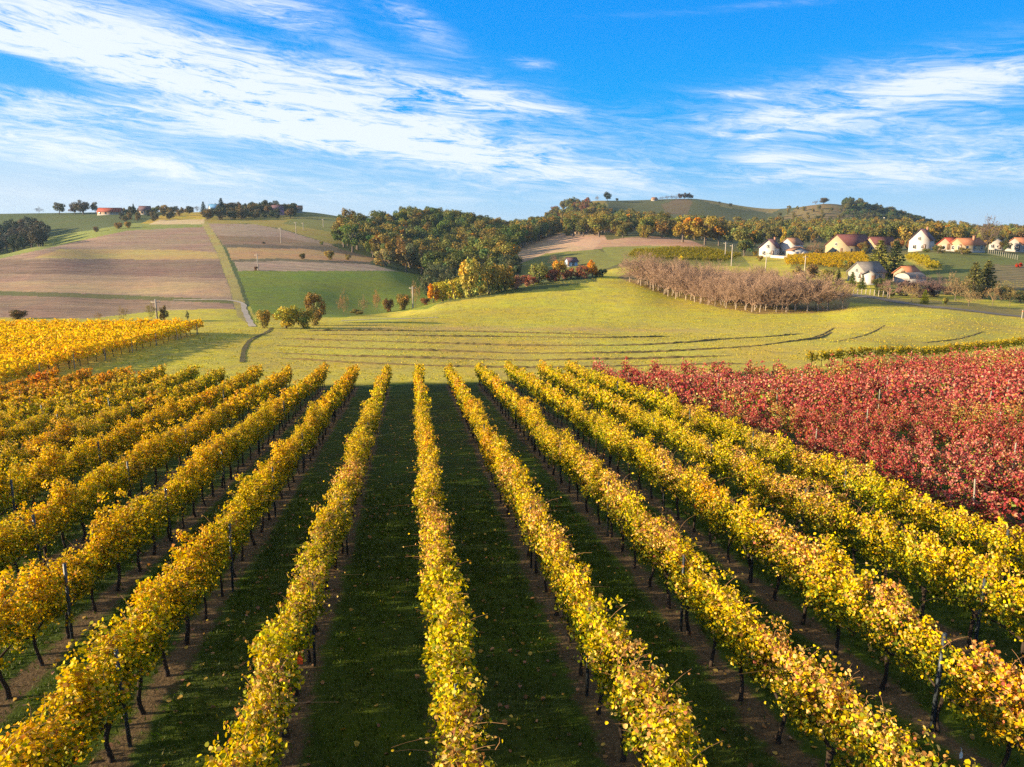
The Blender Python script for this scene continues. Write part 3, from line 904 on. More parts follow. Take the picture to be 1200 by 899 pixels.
# small vine plots by the houses
def plot(poly, dirn, gap, d0, d1, tint):
    W = np.array([G(*p, d0)[:2] for p in poly]); lo, hi = W.min(0), W.max(0)
    c_, s_ = math.cos(dirn), math.sin(dirn)
    for u in np.arange(-60, 60, gap):
        for v in np.arange(-60, 60, 1.5):
            x, y = (lo + hi) / 2 + np.array((c_ * v - s_ * u, s_ * v + c_ * u))
            if not inpoly(np.array([x]), np.array([y]), [tuple(w) for w in W])[0]: continue
            merge('garden', FAR['gold'][rng.randint(8)], x, y, float(zf(x, y)), dirn, np.array(tint) * rng.uniform(.8, 1.15), .85)


plot([(918, 312), (922, 303), (1012, 299.5), (1020, 312), (985, 317)], .25, 2.4, 190, 280, (.72, .72, .9))
plot([(1058, 305), (1072, 301), (1103, 317), (1090, 319)], -.9, 2.6, 170, 260, (.5, .58, .9))
plot([(735, 303), (745, 296), (830, 294), (868, 302), (850, 309), (760, 307)], .2, 3.2, 200, 330, (.42, .5, .9))
tag(STUFF['garden'].build('hillside_grapevines', [bark, vleaf, cane]), 'small yellowing vine plots on the slopes by the houses', 'grapevines', kind='stuff')
tag(STUFF['yellow'].build('grapevine_rows', [bark, vleaf, cane]), 'mass of yellow grapevines at the far ends of the long yellow rows', 'grapevines', kind='stuff')
tag(STUFF['red'].build('red_grapevine_rows', [bark, vleaf, cane]), 'mass of red grapevines filling the far part of the red block', 'grapevines', kind='stuff')
tag(STUFF['gold'].build('golden_grapevine_rows', [bark, vleaf, cane]), 'bright golden block of grapevines by the green meadow', 'grapevines', kind='stuff')

# posts
steel = plain('weathered_steel', (0.05, 0.062, 0.075), 0.5, 0.5, 0.3, 6.0, metal=0.4)
grey_post = plain('pale_concrete', (0.27, 0.25, 0.20), 0.9, 0.2, 0.25, 6.0)


def post_mesh(mat, w, h):
    b = MB()
    b.box(-w / 2, w / 2, -w * .7, -w * .45, -.2, h); b.box(-w / 2, -w * .3, -w * .45, w * .5, -.2, h); b.box(w * .3, w / 2, -w * .45, w * .5, -.2, h)
    for z in np.arange(.7, h - .05, .35): b.box(w / 2, w / 2 + .012, -.01, .01, z, z + .03)
    return b.mesh('post', mat)


def wood_post_mesh(mat, r, h):
    b = MB(); b.tube([(0, 0, -.2), (0.004, 0, h * .5), (0, 0.006, h - .02), (0, 0.006, h)], [r * 1.08, r, r * .95, r * .6], 7)
    return b.mesh('post', mat, True)


steel_m = post_mesh(steel, .048, 1.86)
conc_m = wood_post_mesh(grey_post, .036, 1.95)
for k in range(-10, RIGHT_RED + 14):
    s = 9.5 + (k * 2.37) % 6.8; c = 0
    while s < row_end(k):
        x, y = row_xy(k, s)
        px, py, fd = proj(x, y, float(zf(x, y)) + 1.0)
        if -5 < px < 1205 and py < 930 and (fd < 52 if k < RIGHT_RED else (fd < 60 and (k % 2 == 0))):
            c += 1
            red = k >= RIGHT_RED
            o = inst('vineyard_post', conc_m if red else steel_m)
            lat = 0 if red or k == 0 else -.13 * np.sign(k)
            o.location = (x + lat, y + (.0 if red else .35), float(zf(x, y))); o.rotation_euler = (rng.normal() * .03, rng.normal() * .03, ROWANG)
            if red: o.scale = (.8, .8, 1.0)
            tag(o, f'{"pale" if red else "dark steel"} trellis post, {ORD[c]} from near end of {rowname(k)}', 'post', 'posts in the red vine rows' if red else 'steel posts in the yellow vine rows')
        s += 6.85 if k < RIGHT_RED else 9.2
for c, q in enumerate(np.arange(53, 8, -5.2)):
    p = np.array((gx0, gy0)) + gd * q - gn * .45
    o = inst('vineyard_post', conc_m); o.location = (p[0], p[1], float(zf(*p))); o.rotation_euler = (rng.normal() * .03, rng.normal() * .05, 0)
    o.scale = (1.25, 1.25, .8)
    tag(o, f'pale post at the edge of the golden vines, {ORD[c + 1]} from the far corner', 'post', 'pale posts along the golden vines')

# small tags tied to the near posts and trunks
tag_or = plain('orange_plastic', (0.75, 0.10, 0.02), 0.45, 0.4, 0.1)
tag_wh = plain('white_plastic', (0.8, 0.78, 0.75), 0.45, 0.4, 0.1)


def plastic_tag(px, py, d, mat, label, h=.16, w=.09):
    dx, dy, dz = ray(px, py)
    b = MB()
    b.add([(-w / 2, 0, -h), (w / 2, .004, -h), (w * .55, .012, -h * .35), (w * .12, .01, 0), (-w * .12, .01, 0), (-w * .5, .012, -h * .35)], np.array([(0, 1, 2, 5), (5, 2, 3, 4)]))
    b.add([(-w / 2, -.006, -h), (w / 2, -.002, -h), (w * .55, .006, -h * .35), (w * .12, .004, 0), (-w * .12, .004, 0), (-w * .5, .006, -h * .35)], np.array([(1, 0, 5, 2), (2, 5, 4, 3)]))
    b.tube([(0, .006, 0), (.01, .02, .03), (0, .03, .05)], .004, 4)
    o = b.build('plastic_tag', mat); o.location = (dx / dy * d, d, CAMZ + dz / dy * d)
    tag(o, label, 'tag')


plastic_tag(1127, 881, 10.2, tag_wh, 'small white plastic tag under the vines in the near right corner', .12, .05)
plastic_tag(351, 768, 10.9, tag_or, 'small orange plastic tag hanging low on a vine by the dark lane')

# ------------------------------------------------------------------ trees and shrubs (unit height, unit width; scaled on placing)
tbark = plain('tree_bark', (0.16, 0.125, 0.10), 0.95, 0.1, 0.35, 9.0, 0.6, stretch=(1, 1, .3))
pbark = plain('pale_bark', (0.40, 0.32, 0.24), 0.9, 0.15, 0.3, 9.0, stretch=(1, 1, .4))
twigm = plain('bare_twigs', (1, 1, 1), 0.9, 0.1, 0.2, 8.0, objcol=True)
tleaf = leafmat('tree_leaf', 0.22, 0.30, 0.02)


def limbs(b, rng, base_r, h0, h1, n, spread, mat=0):
    P = [(0, 0, -.04), (0.01, 0, h0 * .5), (rng.normal() * .02, rng.normal() * .02, h0), (rng.normal() * .03, rng.normal() * .03, h1)]
    b.tube(P, [base_r * 1.25, base_r, base_r * .8, base_r * .25], 7, mat)
    for i in range(n):
        a = i * 2.4 + rng.rand(); z = h0 * .75 + (h1 - h0) * rng.uniform(0, .7)
        L = spread * rng.uniform(.6, 1.0)
        tt = np.linspace(0, 1, 4)
        Q = np.stack([np.cos(a) * L * tt, np.sin(a) * L * tt, z + tt**1.3 * (h1 - z) * rng.uniform(.5, .95)], 1)
        b.tube(Q, np.linspace(base_r * .45, base_r * .1, 4), 5, mat, cap=False)


def crown_geo(seed, shape, n=1500, size=.05):
    rng = np.random.RandomState(seed)
    tr, cr = MB(), MB()
    if shape == 'conifer':
        tr.tube([(0, 0, -.03), (0, 0, .5), (0, 0, .98)], [.035, .02, .004], 6)
        lv = 17
        for i in range(lv):
            z = .07 + .9 * i / lv; R = .5 * (1 - (z - .05) / .97)**.85 * rng.uniform(.85, 1.1)
            nb = max(5, int(13 * (1 - z) + 4))
            for j in range(nb):
                a = j * 6.283 / nb + i * .7 + rng.normal() * .15; r = R * rng.uniform(.75, 1.1)
                m = max(3, int(n / (lv * 11)))
                t = rng.beta(1.4, 1.0, m)
                P = np.stack([np.cos(a) * r * t, np.sin(a) * r * t, z - .10 * t * r / .5 + .03 * t**3], 1) + rng.normal(size=(m, 3)) * (.012, .012, .008)
                Nn = rng.normal(size=(m, 3)) * .4 + np.array((0, 0, 1.))
                shade = rng.uniform(.8, 1.15)
                leaf_cloud(cr, P, size * rng.uniform(.8, 1.4, m), Nn, rng, np.tile((shade, shade, shade), (m, 1)), 0, True)
        return tr, cr
    if shape == 'column':
        limbs(tr, rng, .03, .15, .8, 6, .25)
        cz, rz_, rxy = .55, .45, .36
    elif shape == 'bush':
        for _ in range(5):
            a = rng.rand() * 6.28
            tr.tube([(0, 0, -.04), (.1 * math.cos(a), .1 * math.sin(a), .25), (.26 * math.cos(a), .26 * math.sin(a), .6)], [.025, .016, .006], 5)
        cz, rz_, rxy = .46, .50, .47
    else:
        limbs(tr, rng, .032, .24, .8, 9, .36)
        cz, rz_, rxy = .57, .43, .46
    nl = 16 if shape != 'column' else 11
    lob = rng.normal(size=(nl, 3)); lob /= np.linalg.norm(lob, axis=1)[:, None]
    lob *= rng.uniform(.45, .92, nl)[:, None]
    lr = rng.uniform(.24, .42, nl)
    per = rng.multinomial(n, lr**2 / (lr**2).sum())
    for i in range(nl):
        m = per[i]
        d = rng.normal(size=(m, 3)); d /= np.linalg.norm(d, axis=1)[:, None]
        r = lr[i] * rng.uniform(.25, 1.0, m)**.45 * rng.uniform(.85, 1.15, m)
        U = lob[i] * (1 - .35 * lr[i]) + d * r[:, None]
        ok = (U[:, 2] > -.98)
        U, d = U[ok], d[ok]
        P = np.stack([U[:, 0] * rxy, U[:, 1] * rxy, cz + U[:, 2] * rz_], 1)
        P[:, 2] = np.maximum(P[:, 2], .02)
        Nn = d * .9 + rng.normal(size=d.shape) * .6 + np.array((0, 0, .25))
        hue = rng.normal() * .12
        c = np.array((1 + hue, 1 - .3 * hue, 1 - hue)) * rng.uniform(.78, 1.2)
        leaf_cloud(cr, P, size * rng.uniform(.6, 1.3, len(P)), Nn, rng, np.clip(np.tile(c, (len(P), 1)) * rng.uniform(.9, 1.1, (len(P), 1)), .3, 1.6), 0, True)
    return tr, cr


def bare_geo(seed, levels=5, spread=.52, trunk=.20, twig=.0016, leaves=0):
    rng = np.random.RandomState(seed)
    tr, cr = MB(), MB()
    tr.tube([(0, 0, -.03), (rng.normal() * .008, rng.normal() * .008, trunk * .6), (0, 0, trunk)], [.016, .012, .011], 7)
    tips = []

    def grow(p, d, L, r, lv):
        q = p + d * L * .5 + rng.normal(size=3) * L * .05
        e = p + d * L + np.array((0, 0, .06 * L))
        cr.tube(np.array([p, q, e]), [r, r * .8, r * .6], 4 if lv < 2 else 3, 0, cap=False)
        if lv == levels: tips.append(e); return
        for _ in range(5 if lv == 0 else rng.randint(3, 5)):
            nd = d + rng.normal(size=3) * (.55 if lv else .45) + np.array((0, 0, .12)); nd /= np.linalg.norm(nd)
            st_ = p + (e - p) * rng.uniform(.45, 1.0)
            grow(st_, nd, L * rng.uniform(.58, .78), max(r * .55, twig), lv + 1)

    for i in range(5):
        a = i * 1.256 + rng.rand() * .6; el = rng.uniform(.5, 1.1)
        d = np.array((math.cos(a) * math.cos(el), math.sin(a) * math.cos(el), math.sin(el)))
        grow(np.array((0, 0, trunk * rng.uniform(.85, 1.0))), d, .28 * rng.uniform(.85, 1.1), .0095, 1)
    grow(np.array((0, 0, trunk * .9)), np.array((0, 0, 1.)), .3, .0105, 1)
    for i in range(len(cr.V)):                # fit to unit height, width 1
        v = cr.V[i]; f = np.clip((v[:, 2:3] - trunk * .8) / .1, 0, 1)
        v[:, :2] *= 1.0
    zmax = max(v[:, 2].max() for v in cr.V); rmax = np.percentile(np.concatenate([np.abs(v[:, 0]) for v in cr.V]), 98)
    for v in cr.V:
        v[:, 2] = trunk * .85 + (v[:, 2] - trunk * .85) * (1 - trunk * .85) / (zmax - trunk * .85)
        v[:, :2] *= spread / rmax
    if leaves:
        T = np.array(tips); T[:, 2] = trunk * .85 + (T[:, 2] - trunk * .85) * (1 - trunk * .85) / (zmax - trunk * .85); T[:, :2] *= spread / rmax
        P = T[rng.randint(0, len(T), leaves)] + rng.normal(size=(leaves, 3)) * .02
        leaf_cloud(cr, P, .03 * rng.uniform(.6, 1.3, leaves), rng.normal(size=(leaves, 3)), rng, np.tile((1., 1., 1.), (leaves, 1)), 1, True)
    return tr, cr


SHAPES = {}


def shape_set(key, make, k, mats, tmat):
    geo = [make(700 + 13 * i + len(key)) for i in range(k)]
    SHAPES[key] = [(t.mesh('trunk', tmat, True), c.mesh('crown', mats), t, c) for t, c in geo]


shape_set('round', lambda s: crown_geo(s, 'round', 2300, .052), 6, tleaf, tbark)
shape_set('bush', lambda s: crown_geo(s, 'bush', 1900, .055), 5, tleaf, tbark)
shape_set('conifer', lambda s: crown_geo(s, 'conifer', 2400, .055), 3, tleaf, tbark)
shape_set('column', lambda s: crown_geo(s, 'column', 900, .05), 3, tleaf, tbark)
shape_set('bare', lambda s: bare_geo(s, 5), 5, [twigm, tleaf], pbark)
shape_set('thin', lambda s: bare_geo(s, 5, spread=.42, leaves=420), 3, [twigm, tleaf], tbark)
trng = np.random.RandomState(77)
NM = {'round': 'deciduous_tree', 'bush': 'bush', 'conifer': 'conifer', 'column': 'slender_tree', 'bare': 'bare_tree', 'thin': 'sparse_tree'}
CT = {'round': 'tree', 'bush': 'bush', 'conifer': 'conifer', 'column': 'tree', 'bare': 'tree', 'thin': 'tree'}


def tree_at(x, y, kind, w, h, color, label, group=None, name=None, z=None):
    e = empty(name or NM[kind], (x, y, float(zf(x, y)) if z is None else z), trng.rand() * 6.28, (w, w, h))
    tag(e, label, CT[kind], group)
    t, c, _, _ = SHAPES[kind][trng.randint(len(SHAPES[kind]))]
    inst('trunk' if kind != 'bush' else 'stems', t, e)
    inst('crown' if kind != 'bush' else 'foliage', c, e, color)
    return e


def T(px, py, hpx, wpx, kind, color, label, group=None, dmin=0, name=None):
    p = G(px, py, dmin); s = fdist(p) / F
    return tree_at(p[0], p[1], kind, wpx * s, hpx * s, color, label, group, name)


OLIVE, GOLDL, DARKG, RUST = (.20, .17, .045), (.42, .29, .035), (.055, .075, .028), (.27, .14, .04)
OLG, GREEN, BROWN, TWIG = (.19, .19, .045), (.12, .155, .035), (.20, .12, .06), (.37, .245, .17)
PINK, YEL = (.30, .13, .09), (.50, .36, .04)

# ---- by the gravel track
T(309, 384.5, 26, 22, 'bush', (.40, .29, .07), 'low olive bush beside the bend of the gravel track', dmin=60)
T(336, 385, 31, 34, 'bush', (.46, .38, .07), 'broad yellow-green bush in the clump beside the gravel track', dmin=60)
T(356, 385, 29, 28, 'bush', (.40, .33, .07), 'middle olive bush of the clump beside the gravel track', dmin=60)
T(369, 381.5, 26, 24, 'bush', (.34, .25, .08), 'brownish bush at the meadow end of the clump by the track', dmin=60)
T(371, 379, 37, 29, 'round', (.24, .165, .05), 'dark round tree rising behind the clump of bushes by the track')
T(403, 371, 33, 13, 'thin', (.30, .19, .09), 'thin half bare tree standing just past the dark round tree')
T(426, 367, 22, 11, 'thin', (.30, .21, .10), 'short thin tree at the foot of the green field')
T(442, 366, 28, 13, 'thin', (.34, .19, .08), 'tall thin russet tree at the foot of the green field')
T(455, 365.5, 20, 16, 'bush', (.26, .15, .05), 'russet bush below the green field')
T(472, 363, 22, 22, 'bush', (.30, .21, .06), 'pale olive rounded bush below the green field')
T(487, 360, 34, 16, 'thin', (.36, .23, .09), 'tall sparse tree next to the utility pole below the green field')
T(498, 357, 10, 14, 'bush', (.26, .12, .05), 'small russet shrub at the meadow edge')
T(418, 369, 8, 18, 'bush', (.28, .22, .06), 'low olive scrub between the thin trees')
# ---- hedge along the crest of the meadow
HG = 'trees and shrubs of the meadow hedge'
for a in [(508, 353, 22, 16, 'bush', (.52, .24, .03), 'orange shrub at the low end of the meadow hedge'),
          (519, 352, 24, 24, 'bush', (.46, .37, .05), 'bright yellow shrub at the low end of the meadow hedge'),
          (534, 349, 27, 26, 'bush', (.40, .34, .06), 'yellow-green shrub beside the tall tree of the hedge'),
          (552, 347, 47, 32, 'round', (.36, .29, .07), 'tallest pale olive tree of the meadow hedge'),
          (573, 343, 38, 32, 'round', (.26, .21, .06), 'olive tree next to the tallest tree of the meadow hedge'),
          (592, 339, 31, 26, 'round', (.30, .22, .06), 'brownish olive tree in the middle of the meadow hedge'),
          (606, 337, 17, 20, 'bush', (.40, .19, .12), 'pinkish bush in the middle of the meadow hedge'),
          (618, 334, 14, 16, 'bush', (.30, .12, .07), 'reddish low bush in the meadow hedge'),
          (631, 331, 26, 30, 'round', (.17, .17, .05), 'dark green round tree of the meadow hedge'),
          (645, 329, 15, 20, 'bush', (.26, .10, .06), 'deep red low bush below the dark green hedge tree'),
          (655, 327, 22, 20, 'bush', (.48, .29, .06), 'orange-yellow bush in front of the small blue hut'),
          (669, 325.5, 13, 18, 'bush', (.35, .17, .08), 'russet bush in front of the small blue hut'),
          (682, 325, 15, 16, 'bush', (.24, .10, .06), 'dark wine-coloured bush right of the blue hut'),
          (694, 323.5, 20, 15, 'bush', (.50, .24, .04), 'bright orange bush near the upper end of the hedge'),
          (706, 323, 9, 12, 'bush', (.10, .13, .06), 'small green shrub at the upper end of the hedge')]:
    px, py, h_, w_, kd, c_, l_ = a
    T(px, py + 1.5, h_ * 1.15, w_ * 1.15, 'bush', tuple(min(.7, v * 1.3) for v in c_), l_, HG, name='deciduous_tree' if h_ > 24 else None)
for a in [(527, 350.5, 16, 16, 'bush', (.58, .42, .06), 'small golden bush low between the yellow shrubs of the hedge'),
          (543, 348, 18, 18, 'bush', (.50, .42, .07), 'lemon-green bush at the foot of the tallest hedge tree'),
          (563, 346, 20, 22, 'bush', (.44, .35, .07), 'olive-yellow bush right of the tallest hedge tree'),
          (584, 342, 18, 20, 'bush', (.40, .30, .07), 'ochre bush low in the middle of the hedge'),
          (600, 339, 13, 16, 'bush', (.50, .36, .08), 'small golden bush beside the pinkish one'),
          (625, 334, 11, 16, 'bush', (.32, .12, .08), 'low wine-red bush left of the dark green hedge tree'),
          (661, 327, 10, 16, 'bush', (.30, .13, .08), 'low red bush below the orange-yellow one'),
          (677, 326, 10, 16, 'bush', (.30, .15, .09), 'low brown bush between the russet and wine-coloured ones'),
          (700, 324, 8, 14, 'bush', (.34, .22, .08), 'tiny tawny bush by the bright orange one')]:
    T(*a, group=HG)
T(652, 312, 15, 22, 'bare', (.26, .16, .12), 'bare brown tree behind the small blue hut', dmin=215)
# ---- field-edge scrub on the left
T(21, 374, 13, 27, 'bush', (.17, .12, .05), 'dark brown bush behind the far edge of the golden vines', dmin=112)
T(116, 376, 11, 12, 'thin', (.34, .22, .10), 'small thin sapling at the foot of the brown field', dmin=112)
T(145, 378, 22, 13, 'thin', (.27, .20, .09), 'thin sapling behind the golden vines', dmin=112)
T(178, 378, 27, 16, 'thin', (.25, .21, .07), 'leafy thin sapling beside the utility pole', dmin=112)
T(193, 377, 22, 13, 'bush', (.20, .16, .06), 'narrow bush right of the utility pole behind the golden vines', dmin=112)
T(220, 376, 12, 8, 'column', (.16, .15, .05), 'small dark upright shrub beyond the corner of the golden vines', dmin=112)
# ---- scrub on the strips of the left hill
for a in [(354, 304, 8, 10, 'bush', (.15, .12, .04), 'small dark bush on the hedge line between two tilled strips'),
          (386, 304, 13, 14, 'bush', (.34, .25, .06), 'olive bush on the hedge line between two tilled strips'),
          (408, 305, 8, 9, 'bush', (.30, .22, .07), 'small olive bush nearest the wood on the hedge line'),
          (300, 317, 5, 6, 'bush', (.18, .10, .05), 'tiny brown bush at the corner of the green field'),
          (377, 287, 5, 7, 'bush', (.24, .22, .06), 'tiny green bush at the edge of the top strip'),
          (309, 286, 3, 5, 'bush', (.12, .10, .05), 'tiny dark bush on the topmost dark bank'),
          (139, 268, 9, 13, 'bush', (.30, .18, .05), 'brown bush on the green rim of the left hill'),
          (150, 267, 9, 10, 'bush', (.38, .25, .06), 'golden bush on the green rim of the left hill'),
          (113, 272, 8, 9, 'bush', (.22, .15, .08), 'greyish bush beside the dark wood on the left hill')]:
    T(*a, dmin=150)
# ---- skyline of the left ridge
SK = 'trees on the left ridge'
for a in [(46, 250, 8, 11, 'bare', (.14, .11, .10), 'small bare tree standing alone on the left ridge'),
          (70, 251.5, 14, 16, 'round', (.13, .12, .05), 'round tree with open crown on the left ridge'),
          (88, 251.5, 12, 16, 'round', (.12, .09, .06), 'brown tree of the group beside the red barn'),
          (98, 251.5, 17, 22, 'round', (.13, .10, .06), 'large brown tree of the group beside the red barn'),
          (112, 251, 15, 9, 'round', (.11, .09, .05), 'narrow tree touching the end of the red barn'),
          (150, 251, 6, 12, 'bush', DARKG, 'dark bush right of the red barn'),
          (157, 250.5, 12, 7, 'conifer', DARKG, 'small spruce right of the red barn'),
          (170, 251, 9, 16, 'bush', (.12, .08, .06), 'brown bush by the grey ridge house'),
          (181, 250, 8, 12, 'bush', OLG, 'olive bush right of the grey ridge house'),
          (192, 249, 9, 11, 'round', (.34, .25, .05), 'small yellow tree on the left ridge'),
          (203, 248, 15, 9, 'conifer', (.05, .07, .04), 'spruce standing clear on the left ridge skyline'),
          (213, 248, 10, 9, 'bare', (.16, .12, .10), 'bare tree just right of the clear-standing spruce'),
          (222, 248, 10, 9, 'round', (.10, .08, .06), 'small dark tree on the skyline above the ochre plot'),
          (231, 249, 8, 9, 'bare', (.15, .12, .10), 'faint bare tree above the ochre plot'),
          (239, 251, 15, 11, 'conifer', (.04, .065, .035), 'dark spruce left of the blue-roofed house'),
          (260, 251, 19, 14, 'conifer', (.035, .055, .03), 'tallest dark spruce on the left ridge'),
          (272, 250, 14, 13, 'round', (.10, .08, .05), 'brown tree right of the tallest spruce'),
          (281, 251, 8, 14, 'bush', (.20, .14, .05), 'rust bush under the ridge trees'),
          (288, 250, 12, 10, 'conifer', (.045, .065, .04), 'blue-green spruce in the middle of the ridge village'),
          (298, 252, 15, 15, 'round', (.16, .13, .05), 'olive tree left of the pink house'),
          (305, 250, 13, 8, 'conifer', DARKG, 'slim spruce left of the pink house'),
          (313, 250, 15, 14, 'round', (.08, .08, .045), 'dark tree touching the pink house'),
          (334, 251.5, 13, 12, 'round', (.05, .065, .035), 'dark green tree right of the pink house'),
          (345, 250, 7, 12, 'bush', (.13, .10, .06), 'brown hedge bush beside the small white ridge house'),
          (375, 247.5, 6, 7, 'round', (.06, .065, .035), 'small lone tree at the end of the left ridge village'),
          (292, 254, 7, 18, 'bush', (.12, .13, .05), 'green bush below the ridge village'),
          (320, 254, 6, 20, 'bush', (.10, .11, .05), 'green bush below the pink house')]:
    T(*a, group=SK, dmin=300)
# ---- far hills on the right
SF = 'trees on the far hill'
for a in [(700, 236, 7, 6, 'bare', (.2, .15, .12), 'tiny bare tree at the left end of the far hill'),
          (712, 236, 11, 11, 'round', (.05, .06, .035), 'dark tree alone on the left shoulder of the far hill'),
          (723, 236, 4, 5, 'bush', (.05, .06, .035), 'tiny bush right of the dark tree on the far hill'),
          (843, 240, 4, 4, 'round', (.06, .06, .04), 'tiny tree on the long slope of the far hill'),
          (856, 241.5, 4, 6, 'bush', (.07, .07, .045), 'tiny bush on the long slope of the far hill'),
          (882, 242.5, 8, 6, 'round', (.08, .08, .05), 'lone small tree on the long slope of the far hill'),
          (944, 241, 8, 13, 'round', (.12, .10, .06), 'left tree on the top of the rounded far hill'),
          (956, 240, 6, 8, 'bare', (.16, .12, .1), 'bare tree on the top of the rounded far hill'),
          (965, 240, 9, 14, 'round', (.11, .09, .06), 'largest tree on the top of the rounded far hill')]:
    T(*a, group=SF, dmin=560)
for i, (px, h) in enumerate([(775.5, 5), (781, 6), (787, 6.5), (792.5, 7), (797, 8), (802, 8), (806.5, 8), (810, 6)]):
    T(px, 234.6 - .1 * i, h, 6.5, 'round' if i > 3 else 'bare', (.13, .09, .08), f'slim dark tree of the line on the hilltop, {ORD[i + 1]} from the hut', group='line of trees on the hilltop', dmin=620, name='hilltop_tree')

# ---- woods: the crowns one can pick out stand alone, the mass behind is one object
WOOD = MB()


def wood_tree(x, y, kind, w, h, color):
    t, c = SHAPES[kind][trng.randint(len(SHAPES[kind]))][2:]
    a = trng.rand() * 6.28
    R = np.array(((math.cos(a) * w, -math.sin(a) * w, 0), (math.sin(a) * w, math.cos(a) * w, 0), (0, 0, h)))
    for gi, b in enumerate((t, c)):
        V, Fc, C = flat(b)
        base = WOOD.n
        WOOD.V.append((V @ R.T + np.array((x, y, float(zf(x, y))))).astype(np.float32))
        WOOD.C.append((C * (np.array(color) if gi else 1.0)).astype(np.float32))
        for f, m in Fc: WOOD.Fc.append((f + base, gi))
        WOOD.n += len(V)


def scatter(poly, d0, d1, gap, kinds, hm, colors, tintf=None, mx=400):
    """trees over the ground inside a photo outline, between two distances"""
    x0, x1 = min(p[0] for p in poly), max(p[0] for p in poly)
    pts = []
    tries = 0
    a0, a1 = (x0 - CX) / F, (x1 - CX) / F
    while tries < 9000 and len(pts) < mx:
        tries += 1
        d = math.sqrt(trng.uniform(d0**2, d1**2)); x = trng.uniform(a0, a1) * d
        z = float(zf(x, d)); px, py, fd = proj(x, d, z)
        if not inpoly(np.array([px]), np.array([py]), poly)[0]: continue
        if any((x - q[0])**2 + (d - q[1])**2 < gap * gap for q in pts): continue
        pts.append((x, d))
    for x, d in pts:
        h = trng.uniform(*hm)
        wood_tree(x, d, kinds[trng.randint(len(kinds))], h * trng.uniform(.85, 1.15), h, np.array(colors[trng.randint(len(colors))]) * trng.uniform(.8, 1.2))
    return pts


# big wood left of the middle
scatter([(402, 292), (400, 272), (470, 266), (640, 262), (650, 276), (590, 300), (600, 318), (560, 340), (530, 345), (500, 320), (440, 305)], 250, 470, 7.5, ['round', 'round', 'bush'], (9.5, 13), [OLG, GREEN, (.15, .15, .04), (.22, .17, .045), (.11, .13, .035), (.26, .20, .05)])
scatter([(440, 270), (500, 262), (650, 258), (650, 276), (440, 282)], 430, 600, 8.5, ['round'], (10, 13), [OLG, GREEN, (.13, .12, .035)])
scatter([(490, 352), (510, 322), (600, 312), (608, 330), (560, 345)], 200, 320, 6.5, ['bush', 'round'], (6, 9), [(.085, .10, .045), (.10, .11, .05)])
# wooded foot of the far hills
scatter([(640, 276), (640, 262), (720, 256), (800, 268), (1130, 270), (1130, 290), (1010, 286), (760, 281)], 350, 640, 10.0, ['round', 'round', 'bush'], (7, 12), [(.24, .18, .045), (.24, .20, .05), OLG, (.27, .20, .05), (.15, .15, .045)])
scatter([(640, 262), (650, 240), (700, 245), (716, 262), (720, 268)], 430, 780, 12.0, ['round', 'bush'], (7, 12), [(.20, .16, .045), OLG, (.22, .10, .05)])
scatter([(930, 266), (1000, 250), (1200, 268), (1300, 268), (1300, 290), (1000, 286)], 400, 600, 10.0, ['round', 'bush'], (6.5, 9), [(.27, .21, .05), (.19, .18, .045), (.23, .18, .05)])
scatter([(985, 252), (978, 238), (1000, 238), (1060, 246), (1110, 256), (1110, 268), (1010, 262)], 690, 980, 9.0, ['round'], (7.5, 11), [(.09, .115, .035), (.075, .09, .035), (.14, .12, .04)])
scatter([(1090, 262), (1400, 255), (1400, 275), (1090, 272)], 620, 1100, 16.0, ['round'], (5, 8), [GREEN, (.13, .12, .04), (.16, .12, .05)])
scatter([(905, 262), (925, 245), (990, 246), (990, 264)], 600, 830, 12.0, ['bush'], (3, 6), [(.20, .16, .05), (.15, .14, .05)])
# dark wood on the far left
scatter([(-350, 300), (-350, 268), (0, 268), (60, 272), (60, 280), (45, 294), (0, 304)], 320, 430, 8.0, ['round'], (8, 11.5), [(.07, .06, .035), (.09, .07, .045), (.06, .07, .035)])
scatter([(240, 258), (255, 246), (350, 245), (352, 256)], 400, 640, 6.0, ['round', 'bush', 'bush'], (4, 7.5), [(.10, .09, .045), (.16, .12, .05), (.07, .085, .04)])
scatter([(140, 262), (145, 248), (235, 248), (200, 258)], 400, 640, 9.0, ['round', 'bush', 'bush'], (3, 5), [(.10, .09, .045), (.20, .14, .05)])
scatter([(478, 262), (484, 255), (512, 255), (530, 266)], 400, 560, 8.0, ['round'], (17, 20), [GREEN, (.10, .11, .04)])
tag(WOOD.build('woodland', [tbark, tleaf]), 'mixed autumn woodland massed over the valley sides and far hills', 'woodland', kind='stuff')

